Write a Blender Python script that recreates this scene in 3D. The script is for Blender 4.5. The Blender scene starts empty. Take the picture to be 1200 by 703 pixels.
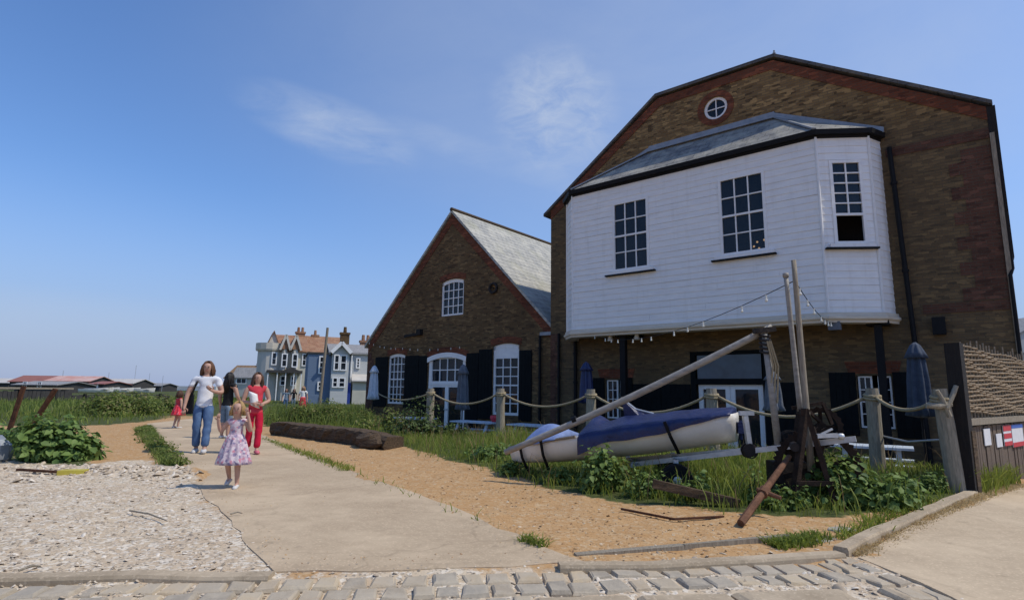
import bpy, bmesh, math, random
import numpy as np
from mathutils import Vector, Matrix
from mathutils.geometry import tessellate_polygon
random.seed(7); rng = np.random.default_rng(7)
scene = bpy.context.scene
COL = scene.collection
# ------------------------------------------------------------------ camera
FPX, CH = 669.88, 1.25
PITCH, ROLL = math.radians(9.1325), math.radians(-.7917)
_r = Vector((1, 0, 0)); _f = Vector((0, math.cos(PITCH), math.sin(PITCH))); _d = Vector((0, math.sin(PITCH), -math.cos(PITCH)))
CX = _r * math.cos(ROLL) + _d * math.sin(ROLL); CY = -_r * math.sin(ROLL) + _d * math.cos(ROLL)
CAM = Vector((0, 0, CH))
cd = bpy.data.cameras.new('camera'); cam = bpy.data.objects.new('camera', cd); COL.objects.link(cam)
cd.sensor_width = 36; cd.sensor_fit = 'HORIZONTAL'; cd.lens = FPX / 1200 * 36; cd.clip_start = .05; cd.clip_end = 9000
m = Matrix.Identity(4)
for i in range(3):
    m[i][0] = CX[i]; m[i][1] = -CY[i]; m[i][2] = -_f[i]; m[i][3] = CAM[i]
cam.matrix_world = m
scene.camera = cam

def ray(px, py): return CX * (px - 600) + CY * (py - 351.5) + _f * FPX
def gp(px, py, z=0.):                       # where a sight line meets the level z
    d = ray(px, py); return CAM + d * ((z - CH) / d.z)
def at(px, py, Y):                          # point on a sight line at distance Y ahead
    d = ray(px, py); return CAM + d * (Y / d.y)
A_ = math.radians(50.625)
U = Vector((math.sin(A_), -math.cos(A_), 0)); N = Vector((-math.cos(A_), -math.sin(A_), 0))
O = gp(645, 502.5); O.z = 0
def W(s, t, z=0.): return O + U * s + N * t + Vector((0, 0, z))
def ST(p): q = Vector((p[0], p[1], 0)) - O; return q.dot(U), q.dot(N)
def sm(a, b, x):
    k = min(1., max(0., (x - a) / (b - a))); return k * k * (3 - 2 * k)
def terrain(x, y):
    s = (x - O.x) * U.x + (y - O.y) * U.y; t = (x - O.x) * N.x + (y - O.y) * N.y
    return -.45 * sm(4.3, 3.0, t) * sm(-13.5, -11.3, s) * sm(14.5, 12.8, s)
# ------------------------------------------------------------------ objects
def tag(o, label=None, cat=None, group=None, kind=None):
    if label: o['label'] = label
    if cat: o['category'] = cat
    if group: o['group'] = group
    if kind: o['kind'] = kind
    return o
def empty(name, loc=(0, 0, 0), rz=0.):
    o = bpy.data.objects.new(name, None); COL.objects.link(o)
    o.empty_display_size = .2; o.location = loc; o.rotation_euler = (0, 0, rz); return o
def copy_tree(o, parent=None):
    c = o.copy(); COL.objects.link(c)
    if parent: c.parent = parent
    for ch in list(o.children): copy_tree(ch, c)
    return c
class MB:
    def __init__(s): s.v = []; s.f = []; s.mi = []; s.cur = 0
    def add(s, vs, fs):
        b = len(s.v); s.v.extend([tuple(p) for p in vs]); s.f.extend([tuple(b + i for i in f) for f in fs]); s.mi.extend([s.cur] * len(fs)); return s
    def quad(s, *p): return s.add(p, [tuple(range(len(p)))])
    def box(s, x0, x1, y0, y1, z0, z1, M=None, tap=0.):
        vs = [Vector((x, y, z)) for z in (z0, z1) for x, y in ((x0, y0), (x1, y0), (x1, y1), (x0, y1))]
        if tap:
            c = Vector(((x0 + x1) / 2, (y0 + y1) / 2, 0))
            for i in range(4, 8): vs[i] = Vector((c.x + (vs[i].x - c.x) * (1 - tap), c.y + (vs[i].y - c.y) * (1 - tap), vs[i].z))
        if M: vs = [M @ v for v in vs]
        return s.add(vs, [(3, 2, 1, 0), (4, 5, 6, 7), (0, 1, 5, 4), (1, 2, 6, 5), (2, 3, 7, 6), (3, 0, 4, 7)])
    def bar(s, p, q, w, h=None, up=(0, 0, 1), jit=0.):
        p = Vector(p); q = Vector(q); h = h or w; d = (q - p).normalized(); up = Vector(up)
        if abs(d.dot(up)) > .98: up = Vector((0, 1, 0))
        a = d.cross(up).normalized() * w / 2; b = a.cross(d).normalized() * h / 2
        vs = []
        for c in (p, q):
            for x, y in ((-1, -1), (1, -1), (1, 1), (-1, 1)):
                vs.append(c + a * x * (1 + random.uniform(-jit, jit)) + b * y * (1 + random.uniform(-jit, jit)))
        return s.add(vs, [(3, 2, 1, 0), (4, 5, 6, 7), (0, 1, 5, 4), (1, 2, 6, 5), (2, 3, 7, 6), (3, 0, 4, 7)])
    def tube(s, pts, r, seg=8, cap=True, jit=0., ry=1.):
        pts = [Vector(p) for p in pts]; n = len(pts)
        rs = r if isinstance(r, (list, tuple)) else [r] * n
        t0 = (pts[1] - pts[0]).normalized(); up = Vector((0, 0, 1)) if abs(t0.z) < .9 else Vector((0, 1, 0))
        a = t0.cross(up).normalized(); vs = []
        for i in range(n):
            t = (pts[min(i + 1, n - 1)] - pts[max(i - 1, 0)]).normalized()
            a = (a - t * a.dot(t)).normalized(); b = t.cross(a)
            for k in range(seg):
                an = 2 * math.pi * k / seg; rr = rs[i] * (1 + random.uniform(-jit, jit))
                vs.append(pts[i] + a * math.cos(an) * rr + b * math.sin(an) * rr * ry)
        fs = [(i * seg + k, i * seg + (k + 1) % seg, (i + 1) * seg + (k + 1) % seg, (i + 1) * seg + k) for i in range(n - 1) for k in range(seg)]
        if cap: fs += [tuple(range(seg - 1, -1, -1)), tuple((n - 1) * seg + k for k in range(seg))]
        return s.add(vs, fs)
    def lathe(s, prof, c=(0, 0, 0), seg=16, fold=0., nf=8, M=None, sq=1.):
        c = Vector(c); vs = []
        for i, (r, z) in enumerate(prof):
            for k in range(seg):
                an = 2 * math.pi * k / seg; rr = r * (1 + fold * math.cos(an * nf))
                p = Vector((rr * math.cos(an), rr * math.sin(an) * sq, z)); p = M @ p if M else p
                vs.append(c + p)
        fs = [(i * seg + k, i * seg + (k + 1) % seg, (i + 1) * seg + (k + 1) % seg, (i + 1) * seg + k) for i in range(len(prof) - 1) for k in range(seg)]
        fs += [tuple(range(seg - 1, -1, -1)), tuple((len(prof) - 1) * seg + k for k in range(seg))]
        return s.add(vs, fs)
    def ball(s, c, r, seg=10, rings=6, jit=0.):
        c = Vector(c); rx, ry, rz = r if isinstance(r, (tuple, list)) else (r, r, r); vs = []
        for i in range(rings + 1):
            th = math.pi * i / rings
            for k in range(seg):
                an = 2 * math.pi * k / seg; j = 1 + random.uniform(-jit, jit)
                vs.append(c + Vector((rx * math.sin(th) * math.cos(an) * j, ry * math.sin(th) * math.sin(an) * j, -rz * math.cos(th) * j)))
        return s.add(vs, [(i * seg + k, i * seg + (k + 1) % seg, (i + 1) * seg + (k + 1) % seg, (i + 1) * seg + k) for i in range(rings) for k in range(seg)])
    def slab(s, outline, holes, fr, thick):
        """flat wall with holes: outline / holes are 2-D, fr maps (a, b, depth) to 3-D"""
        loops = [list(outline)] + [list(h) for h in holes]
        tris = tessellate_polygon([[Vector((a, b, 0)) for a, b in l] for l in loops])
        flat = [p for l in loops for p in l]; n = len(flat)
        vs = [fr(a, b, 0) for a, b in flat] + [fr(a, b, thick) for a, b in flat]; fs = []
        for t in tris:
            (ax, ay), (bx, by), (cx, cy) = (flat[i] for i in t)
            if (bx - ax) * (cy - ay) - (by - ay) * (cx - ax) < 0: t = t[::-1]
            fs.append(tuple(t)); fs.append(tuple(n + i for i in t[::-1]))
        k = 0
        for l in loops:
            m_ = len(l)
            for i in range(m_): a, b = k + i, k + (i + 1) % m_; fs.append((a, n + a, n + b, b))
            k += m_
        return s.add(vs, fs)
    def build(s, name, mats, parent=None, smooth=False, loc=None, uv=True):
        me = bpy.data.meshes.new(name); me.from_pydata(s.v, [], s.f); 
        for m_ in (mats if isinstance(mats, (list, tuple)) else [mats]): me.materials.append(m_)
        if any(s.mi): me.polygons.foreach_set('material_index', s.mi)
        if smooth: me.polygons.foreach_set('use_smooth', [True] * len(s.f))
        me.update()
        if uv:
            ul = me.uv_layers.new(name='UVMap').data; vv = me.vertices
            for p in me.polygons:
                nx, ny, nz = abs(p.normal.x), abs(p.normal.y), abs(p.normal.z)
                for li in p.loop_indices:
                    c = vv[me.loops[li].vertex_index].co
                    if nz > .9: ul[li].uv = (c.x, c.y)
                    elif ny >= nx: ul[li].uv = (c.x, c.z)
                    else: ul[li].uv = (c.y, c.z)
        o = bpy.data.objects.new(name, me); COL.objects.link(o)
        if parent: o.parent = parent
        if loc is not None: o.location = loc
        return o
def raw_mesh(name, V, F, mat, rnd=None, smooth=False):
    """mesh from numpy arrays; F is (n, k)"""
    me = bpy.data.meshes.new(name); k = F.shape[1]
    me.vertices.add(len(V)); me.vertices.foreach_set('co', np.asarray(V, np.float32).ravel())
    me.loops.add(F.size); me.loops.foreach_set('vertex_index', F.ravel().astype(np.int32))
    me.polygons.add(len(F)); me.polygons.foreach_set('loop_start', np.arange(0, F.size, k, dtype=np.int32))
    if smooth: me.polygons.foreach_set('use_smooth', np.ones(len(F), bool))
    me.materials.append(mat); me.update(calc_edges=True)
    if rnd is not None:
        a = me.attributes.new('rnd', 'FLOAT', 'POINT'); a.data.foreach_set('value', np.asarray(rnd, np.float32))
    o = bpy.data.objects.new(name, me); COL.objects.link(o); return o
# ------------------------------------------------------------------ materials
MATS = {}
def L(*c): return (*c, 1) if len(c) == 3 else (c[0], c[0], c[0], 1)
class NT:
    def __init__(s, name):
        s.m = bpy.data.materials.new(name); s.m.use_nodes = True; s.t = s.m.node_tree; s.n = s.t.nodes; s.n.clear()
        s.out = s.new('ShaderNodeOutputMaterial'); s.b = s.new('ShaderNodeBsdfPrincipled'); s.link(s.b.outputs[0], s.out.inputs[0])
        s.tc = s.new('ShaderNodeTexCoord')
    def new(s, t, **k):
        n = s.n.new(t)
        for a, b in k.items(): setattr(n, a, b)
        return n
    def link(s, a, b): s.t.links.new(a, b)
    def noise(s, scale, detail=4, rough=.6, vec=None, dist=0.):
        n = s.new('ShaderNodeTexNoise'); n.inputs['Scale'].default_value = scale; n.inputs['Detail'].default_value = detail
        n.inputs['Roughness'].default_value = rough; n.inputs['Distortion'].default_value = dist
        s.link(vec or s.tc.outputs['Object'], n.inputs['Vector']); return n.outputs['Fac']
    def voro(s, scale, vec=None, out='Color', rnd=1.):
        n = s.new('ShaderNodeTexVoronoi'); n.inputs['Scale'].default_value = scale; n.inputs['Randomness'].default_value = rnd
        s.link(vec or s.tc.outputs['Object'], n.inputs['Vector']); return n.outputs[out]
    def ramp(s, fac, stops, interp='LINEAR'):
        n = s.new('ShaderNodeValToRGB'); n.color_ramp.interpolation = interp; e = n.color_ramp.elements
        e[0].position, e[0].color = stops[0][0], L(*stops[0][1]); e[1].position, e[1].color = stops[-1][0], L(*stops[-1][1])
        for p, c in stops[1:-1]: x = e.new(p); x.color = L(*c)
        s.link(fac, n.inputs[0]); return n.outputs[0]
    def mix(s, fac, a, b, mode='MIX'):
        n = s.new('ShaderNodeMix', data_type='RGBA', blend_type=mode)
        for i, x in ((0, fac), (6, a), (7, b)):
            if isinstance(x, (int, float)): n.inputs[i].default_value = x
            elif isinstance(x, tuple): n.inputs[i].default_value = L(*x)
            else: s.link(x, n.inputs[i])
        return n.outputs[2]
    def math(s, op, a, b=0.):
        n = s.new('ShaderNodeMath', operation=op)
        for i, x in enumerate((a, b)):
            if isinstance(x, (int, float)): n.inputs[i].default_value = x
            else: s.link(x, n.inputs[i])
        return n.outputs[0]
    def scaled(s, sc, out='Object', rot=None):
        n = s.new('ShaderNodeMapping'); n.inputs['Scale'].default_value = sc
        if rot: n.inputs['Rotation'].default_value = rot
        s.link(s.tc.outputs[out], n.inputs[0]); return n.outputs[0]
    def attr(s, name, out='Fac'):
        n = s.new('ShaderNodeAttribute', attribute_name=name); return n.outputs[out]
    def color(s, c): s.link(c, s.b.inputs['Base Color']) if not isinstance(c, tuple) else setattr(s.b.inputs['Base Color'], 'default_value', L(*c))
    def bump(s, h, strength=.5, dist=.01):
        n = s.new('ShaderNodeBump'); n.inputs['Strength'].default_value = strength; n.inputs['Distance'].default_value = dist
        s.link(h, n.inputs['Height']); s.link(n.outputs[0], s.b.inputs['Normal'])
    def set(s, **k):
        for a, v in k.items(): s.b.inputs[a.replace('_', ' ')].default_value = v
        return s
def simple(name, c1, c2=None, scale=6., rough=.7, bump=0., bs=40., metal=0., stretch=None, detail=5, spec=.3):
    t = NT(name); c2 = c2 or tuple(x * .7 for x in c1)
    vec = t.scaled(stretch) if stretch else None
    nz = t.noise(scale, detail, .65, vec)
    t.color(t.ramp(nz, [(.3, c2), (.68, c1)])); t.set(Roughness=rough, Metallic=metal); t.b.inputs['Specular IOR Level'].default_value = spec
    if bump: t.bump(t.noise(bs, 4, .7, vec), .6, bump)
    return t.m
def leafmat(name, dark, light, trans=.3, dry=None):
    t = NT(name); r = t.attr('rnd')
    st = [(0., dark), (.75, light)]
    if dry: st = [(0., dark), (.7, light), (.97, dry)]
    c = t.ramp(r, st); t.color(c); t.set(Roughness=.55); t.b.inputs['Specular IOR Level'].default_value = .25
    tr = t.new('ShaderNodeBsdfTranslucent'); t.link(c, tr.inputs[0]); mx = t.new('ShaderNodeMixShader'); mx.inputs[0].default_value = trans
    t.link(t.b.outputs[0], mx.inputs[1]); t.link(tr.outputs[0], mx.inputs[2]); t.link(mx.outputs[0], t.out.inputs[0]); return t.m
def brickmat(name, c1, c2, dark, mortar, zsplit=None, stain=.5):
    t = NT(name); uv = t.tc.outputs['UV']
    b = t.new('ShaderNodeTexBrick'); b.offset = .5; b.inputs['Scale'].default_value = 1.; b.inputs['Brick Width'].default_value = .225; b.inputs['Row Height'].default_value = .075
    b.inputs['Mortar Size'].default_value = .007; b.inputs['Mortar Smooth'].default_value = .3; b.inputs['Bias'].default_value = -.1
    b.inputs['Color1'].default_value = L(*c1); b.inputs['Color2'].default_value = L(*c2); b.inputs['Mortar'].default_value = L(*mortar)
    t.link(uv, b.inputs['Vector'])
    # blocky patches about a few bricks in size of burnt, near-black bricks
    mp = t.scaled((4.44, 13.33, 1), 'UV'); vv = t.new('ShaderNodeTexVoronoi', distance='CHEBYCHEV'); vv.inputs['Scale'].default_value = 1.15; vv.inputs['Randomness'].default_value = .75; t.link(mp, vv.inputs['Vector'])
    sep = t.new('ShaderNodeSeparateColor'); t.link(vv.outputs['Color'], sep.inputs[0])
    dk = t.ramp(sep.outputs[0], [(.80, (0, 0, 0)), (.88, (.6, .6, .6))])
    col = t.mix(dk, b.outputs['Color'], dark)
    lt = t.ramp(sep.outputs[1], [(.8, (0, 0, 0)), (.9, (.6, .6, .6))]); col = t.mix(lt, col, tuple(min(1, x * 1.75) for x in c1))
    big = t.noise(.45, 5, .6); col = t.mix(t.ramp(big, [(.38, (0, 0, 0)), (.7, (stain, stain, stain))]), col, tuple(x * .45 for x in c2), 'MIX')
    fine = t.noise(3., 6, .7); col = t.mix(t.ramp(fine, [(.5, (0, 0, 0)), (.75, (.35, .35, .35))]), col, mortar)
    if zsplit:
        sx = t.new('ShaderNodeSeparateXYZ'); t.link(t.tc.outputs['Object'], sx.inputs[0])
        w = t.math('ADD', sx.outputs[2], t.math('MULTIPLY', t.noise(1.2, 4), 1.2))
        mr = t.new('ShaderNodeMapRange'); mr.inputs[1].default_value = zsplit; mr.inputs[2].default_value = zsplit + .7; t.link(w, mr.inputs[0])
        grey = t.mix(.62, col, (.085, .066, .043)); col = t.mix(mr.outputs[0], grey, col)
    t.color(col); t.set(Roughness=.9); t.b.inputs['Specular IOR Level'].default_value = .15
    h = t.math('ADD', t.math('MULTIPLY', b.outputs['Fac'], -1.), t.math('MULTIPLY', t.noise(30, 4), .6)); t.bump(h, .7, .012)
    return t.m
def slatemat(name, c1, c2, w=.3, h=.2, moss=None, lichen=None, bump=.02):
    t = NT(name); b = t.new('ShaderNodeTexBrick'); b.inputs['Scale'].default_value = 1; b.inputs['Brick Width'].default_value = w; b.inputs['Row Height'].default_value = h
    b.inputs['Mortar Size'].default_value = .008; b.inputs['Color1'].default_value = L(*c1); b.inputs['Color2'].default_value = L(*c2); b.inputs['Mortar'].default_value = L(*(x * .35 for x in c2))
    t.link(t.tc.outputs['UV'], b.inputs['Vector']); col = b.outputs['Color']
    if lichen: col = t.mix(t.ramp(t.noise(1.7, 7, .75), [(.42, (0, 0, 0)), (.62, (.75, .75, .75))]), col, lichen)
    if moss: col = t.mix(t.ramp(t.noise(.8, 6, .7), [(.5, (0, 0, 0)), (.68, (.7, .7, .7))]), col, moss)
    t.color(col); t.set(Roughness=.75); sx = t.new('ShaderNodeSeparateXYZ'); t.link(t.tc.outputs['UV'], sx.inputs[0])
    saw = t.math('FRACT', t.math('DIVIDE', sx.outputs[1], h)); t.bump(t.math('SUBTRACT', t.math('MULTIPLY', saw, -1.), t.math('MULTIPLY', b.outputs['Fac'], .7)), .8, bump); return t.m
def glassmat(name, c=(.012, .016, .022), rough=.04):
    t = NT(name); t.color(t.ramp(t.noise(1.3, 3), [(.3, c), (.7, tuple(x * 1.9 for x in c))])); t.set(Roughness=rough); t.b.inputs['Specular IOR Level'].default_value = .5; t.bump(t.noise(2.2, 2), .15, .01)
    if rough < .1:
        tr = t.new('ShaderNodeBsdfTransparent'); tr.inputs[0].default_value = (.75, .8, .85, 1); mx = t.new('ShaderNodeMixShader'); mx.inputs[0].default_value = .45; t.link(t.b.outputs[0], mx.inputs[1]); t.link(tr.outputs[0], mx.inputs[2]); t.link(mx.outputs[0], t.out.inputs[0])
    return t.m
def paintmat():
    t = NT('white_paint'); c = t.ramp(t.noise(2.2, 5, .65, t.scaled((1, 1, 5))), [(.3, (.73, .72, .70)), (.68, (.82, .81, .775))])
    st = t.noise(2.6, 6, .7, t.scaled((2.2, 2.2, .22))); c = t.mix(t.ramp(st, [(.52, (0, 0, 0)), (.74, (.30, .30, .30))]), c, (.50, .47, .41))
    c = t.mix(t.ramp(t.noise(11, 6, .75), [(.66, (0, 0, 0)), (.74, (.5, .5, .5))]), c, (.45, .42, .37)); t.color(c); t.set(Roughness=.5); t.b.inputs['Specular IOR Level'].default_value = .3; t.bump(t.noise(16, 4), .35, .004); return t.m
M = dict(
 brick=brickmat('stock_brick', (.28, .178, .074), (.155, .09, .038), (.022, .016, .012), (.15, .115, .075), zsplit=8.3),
 hbrick=brickmat('house_brick', (.165, .105, .048), (.125, .072, .033), (.045, .03, .02), (.095, .075, .05)),
 red=brickmat('red_brick', (.185, .060, .030), (.14, .045, .024), (.07, .03, .02), (.12, .08, .055), stain=.5),
 quoin=brickmat('quoin_brick', (.125, .058, .038), (.095, .046, .031), (.05, .026, .02), (.11, .085, .06), stain=.6),
 white=paintmat(),
 cream=simple('cream_trim', (.66, .59, .47), (.52, .45, .35), 2., .55, stretch=(1, 1, 4)),
 black=simple('black_paint', (.011, .011, .012), (.007, .007, .008), 5, .6, spec=.15),
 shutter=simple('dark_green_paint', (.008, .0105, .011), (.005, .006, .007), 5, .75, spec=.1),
 glass=glassmat('window_glass'), panelglass=glassmat('blue_sign_board', (.035, .06, .085), .25),
 slate=slatemat('grey_slate', (.20, .195, .18), (.12, .12, .118), lichen=(.42, .39, .31)), darkslate=slatemat('dark_slate', (.09, .085, .08), (.06, .058, .056), lichen=(.16, .13, .09)),
 hslate=slatemat('lichen_slate', (.36, .35, .31), (.28, .275, .25), lichen=(.52, .49, .40), moss=(.30, .29, .20)),
 lead=simple('lead_flashing', (.30, .32, .34), (.20, .22, .24), 4, .5, .004, 12, .3),
 oldwood=simple('grey_old_wood', (.33, .28, .21), (.17, .14, .10), 9, .85, .012, 22, stretch=(6, 6, .7)),
 palewood=simple('pale_weathered_post', (.36, .31, .23), (.20, .17, .12), 8, .85, .012, 20, stretch=(5, 5, .8)),
 spar=simple('grey_spar', (.36, .33, .28), (.22, .20, .17), 5, .6, .004, 20, stretch=(.6, 5, 5)),
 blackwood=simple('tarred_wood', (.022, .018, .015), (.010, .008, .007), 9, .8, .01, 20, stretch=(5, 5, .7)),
 bark=simple('rotten_timber', (.13, .085, .048), (.035, .024, .015), 7, .95, .05, 9, stretch=(.8, 4, 4)),
 rust=simple('rusty_iron', (.13, .055, .028), (.035, .018, .012), 9, .9, .02, 25, spec=.2),
 anchorrust=simple('flaking_rust', (.21, .105, .06), (.09, .045, .028), 9, .9, .02, 25, spec=.15), darkrust=simple('dark_rust', (.048, .030, .021), (.018, .013, .010), 9, .9, .02, 25, spec=.15),
 darkiron=simple('dark_iron', (.035, .025, .02), (.015, .012, .01), 9, .7, .01, 25),
 galv=simple('galvanised_steel', (.55, .56, .56), (.38, .39, .40), 9, .42, .003, 30, .55),
 rope=simple('old_rope', (.40, .33, .20), (.26, .20, .12), 60, .95, .01, 120),
 hull=simple('white_hull', (.80, .77, .70), (.68, .63, .54), 3, .35, 0, 20, spec=.4),
 navy=simple('navy_cover', (.014, .024, .095), (.008, .013, .055), 3, .42, .03, 9, spec=.45),
 blue=simple('pale_blue_cover', (.22, .29, .50), (.13, .18, .34), 4, .6, .02, 8),
 canvas=simple('grey_blue_canvas', (.075, .09, .12), (.04, .05, .07), 6, .85, .02, 9),
 canvasg=simple('grey_canvas', (.16, .17, .19), (.09, .10, .115), 6, .85, .02, 9),
 paleblue=simple('pale_bench_paint', (.56, .62, .68), (.42, .47, .52), 8, .6),
 concrete=None, lampwhite=simple('bulb_glass', (.75, .72, .62), (.6, .58, .5), 9, .15),
 chalk=simple('sun_bleached_boards', (.20, .15, .11), (.09, .065, .05), 10, .9, .012, 25, stretch=(9, 9, .7)),
 wicker=simple('woven_willow', (.38, .29, .19), (.17, .125, .08), 30, .85, .01, 90),
 paper=simple('white_notice', (.70, .70, .70), (.6, .6, .62), 9, .5), redp=simple('red_print', (.55, .035, .05), (.45, .03, .045), 9, .5), bluep=simple('blue_print', (.03, .12, .45), (.03, .1, .38), 9, .5),
 stone=simple('pale_flagstone', (.42, .375, .30), (.28, .25, .20), 7, .85, .01, 30),
 yellow=simple('yellow_plastic', (.55, .46, .07), (.42, .33, .05), 8, .5),
)

SKYS, SUNS, EXPO = .13, 3.15, .05
SKYTINT, CLOUD, HAZE = (.72, .93, 1.24), (3.9, 4.5, 5.6), (2.5, 3.05, 4.65)
# ------------------------------------------------------------------ world and sun
SUN = Vector((.975, -.221, 0)); EL = math.radians(55)
w = bpy.data.worlds.new('World'); scene.world = w; w.use_nodes = True; nt = w.node_tree; nt.nodes.clear()
wo = nt.nodes.new('ShaderNodeOutputWorld'); bg = nt.nodes.new('ShaderNodeBackground'); sky = nt.nodes.new('ShaderNodeTexSky')
sky.sky_type = 'NISHITA'; sky.sun_disc = False; sky.sun_elevation = EL; sky.sun_rotation = math.atan2(SUN.x, SUN.y); sky.altitude = 0; sky.air_density = 1.15; sky.dust_density = .7; sky.ozone_density = 2.5
bg.inputs[1].default_value = SKYS
tc = nt.nodes.new('ShaderNodeTexCoord')
def wn(t, **k):
    n = nt.nodes.new(t)
    for a, b in k.items(): setattr(n, a, b)
    return n
def wl(a, b): nt.links.new(a, b)
# thin high cloud: soft patches around two directions, broken up by stretched noise
def blob(px, py, rx, ry, ang):
    d = ray(px, py).normalized(); a = d.cross(Vector((0, 0, 1))).normalized(); b = a.cross(d)
    a2 = a * math.cos(ang) + b * math.sin(ang); b2 = b * math.cos(ang) - a * math.sin(ang); o = []
    for ax, r in ((a2, rx), (b2, ry)):
        v = wn('ShaderNodeVectorMath', operation='DOT_PRODUCT'); wl(tc.outputs['Generated'], v.inputs[0]); v.inputs[1].default_value = ax / r
        s_ = wn('ShaderNodeMath', operation='SUBTRACT'); wl(v.outputs['Value'], s_.inputs[0]); s_.inputs[1].default_value = d.dot(ax) / r
        p_ = wn('ShaderNodeMath', operation='POWER'); wl(s_.outputs[0], p_.inputs[0]); p_.inputs[1].default_value = 2.; ab = wn('ShaderNodeMath', operation='ABSOLUTE'); wl(p_.outputs[0], ab.inputs[0]); o.append(ab)
    ad = wn('ShaderNodeMath', operation='ADD'); wl(o[0].outputs[0], ad.inputs[0]); wl(o[1].outputs[0], ad.inputs[1])
    mr = wn('ShaderNodeMapRange', interpolation_type='SMOOTHSTEP'); wl(ad.outputs[0], mr.inputs[0]); mr.inputs[1].default_value = 1.; mr.inputs[2].default_value = 0.; return mr.outputs[0]
def fibre(scale, sx, sy, sz, lo, hi):
    mp = wn('ShaderNodeMapping'); mp.inputs['Scale'].default_value = (sx, sy, sz); wl(tc.outputs['Generated'], mp.inputs[0])
    nz = wn('ShaderNodeTexNoise'); nz.inputs['Scale'].default_value = scale; nz.inputs['Detail'].default_value = 8; nz.inputs['Roughness'].default_value = .62; nz.inputs['Distortion'].default_value = .6; wl(mp.outputs[0], nz.inputs[0])
    mr = wn('ShaderNodeMapRange'); wl(nz.outputs['Fac'], mr.inputs[0]); mr.inputs[1].default_value = lo; mr.inputs[2].default_value = hi; return mr.outputs[0]
def mul(a, b):
    n = wn('ShaderNodeMath', operation='MULTIPLY'); wl(a, n.inputs[0])
    if isinstance(b, float): n.inputs[1].default_value = b
    else: wl(b, n.inputs[1])
    return n.outputs[0]
def add(a, b):
    n = wn('ShaderNodeMath', operation='ADD', use_clamp=True); wl(a, n.inputs[0]); wl(b, n.inputs[1]); return n.outputs[0]
f1 = fibre(7, 1, 1, 3.2, .3, .78); f2 = fibre(16, 1, 1, 2., .35, .75); f3 = fibre(2, 1, 1, 2, -.25, .95)
cl = add(add(mul(mul(blob(388, 150, .165, .055, -.22), f1), .60), mul(mul(blob(650, 130, .125, .115, -.75), f2), .55)), mul(mul(blob(560, 180, .24, .03, -.28), f1), .2))
cl = add(cl, mul(mul(blob(900, 40, .85, .5, -.2), f3), .55))
cl = add(cl, mul(mul(blob(60, 395, .5, .075, 0.), f3), .35))
mixc = wn('ShaderNodeMix', data_type='RGBA'); wl(cl, mixc.inputs[0]); 
hs = wn('ShaderNodeMix', data_type='RGBA', blend_type='MULTIPLY'); hs.inputs[0].default_value = 1.; wl(sky.outputs[0], hs.inputs[6]); hs.inputs[7].default_value = (*SKYTINT, 1)
sz = wn('ShaderNodeSeparateXYZ'); wl(tc.outputs['Generated'], sz.inputs[0]); hz = wn('ShaderNodeMapRange', interpolation_type='SMOOTHSTEP'); wl(sz.outputs[2], hz.inputs[0]); hz.inputs[1].default_value = .33; hz.inputs[2].default_value = -.02; hz.inputs[3].default_value = 0.; hz.inputs[4].default_value = .92
hm = wn('ShaderNodeMix', data_type='RGBA'); wl(hz.outputs[0], hm.inputs[0]); wl(hs.outputs[2], hm.inputs[6]); hm.inputs[7].default_value = (*HAZE, 1)
wl(hm.outputs[2], mixc.inputs[6]); mixc.inputs[7].default_value = (*CLOUD, 1)
wl(mixc.outputs[2], bg.inputs[0]); wl(bg.outputs[0], wo.inputs[0])
sl = bpy.data.lights.new('sun', 'SUN'); so = bpy.data.objects.new('sun', sl); COL.objects.link(so)
sl.energy = SUNS; sl.angle = math.radians(.53); sl.color = (1, .93, .80)
sd = SUN.normalized() * math.cos(EL) + Vector((0, 0, math.sin(EL))); so.rotation_euler = sd.to_track_quat('Z', 'Y').to_euler(); so.location = (20, -10, 30)
vs = scene.view_settings; vs.view_transform = 'Standard'; vs.look = 'None'; vs.exposure = EXPO; vs.gamma = 1
scene.cycles.use_denoising = True; scene.cycles.max_bounces = 6; scene.cycles.transparent_max_bounces = 8
# ------------------------------------------------------------------ numpy helpers
def poly(pxs): return np.array([gp(x, y)[:2] for x, y in pxs])
def inside(P, poly_):
    x, y = P[:, 0], P[:, 1]; r = np.zeros(len(P), bool); n = len(poly_)
    for i in range(n):
        x1, y1 = poly_[i]; x2, y2 = poly_[(i + 1) % n]
        if y1 == y2: continue
        c = ((y1 > y) != (y2 > y)) & (x < (x2 - x1) * (y - y1) / (y2 - y1) + x1); r ^= c
    return r
def sdist(P, poly_):
    d = np.full(len(P), 1e9); n = len(poly_)
    for i in range(n):
        a, b = poly_[i], poly_[(i + 1) % n]; ab = b - a
        t = np.clip(((P - a) @ ab) / (ab @ ab + 1e-9), 0, 1); d = np.minimum(d, np.hypot(*(P - a - t[:, None] * ab).T))
    return np.where(inside(P, poly_), d, -d)
def vnoise(P, freq, seed=0):
    g = np.random.default_rng(seed).random((64, 64)); q = P * freq; i = np.floor(q).astype(int); f = q - i; f = f * f * (3 - 2 * f)
    a = g[i[:, 0] % 64, i[:, 1] % 64]; b = g[(i[:, 0] + 1) % 64, i[:, 1] % 64]; c = g[i[:, 0] % 64, (i[:, 1] + 1) % 64]; d = g[(i[:, 0] + 1) % 64, (i[:, 1] + 1) % 64]
    return (a * (1 - f[:, 0]) + b * f[:, 0]) * (1 - f[:, 1]) + (c * (1 - f[:, 0]) + d * f[:, 0]) * f[:, 1]
def fbm(P, freq, seed=0): return sum(vnoise(P, freq * 2 ** k, seed + k) / 2 ** (k + 1) for k in range(4)) / .9375
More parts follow.
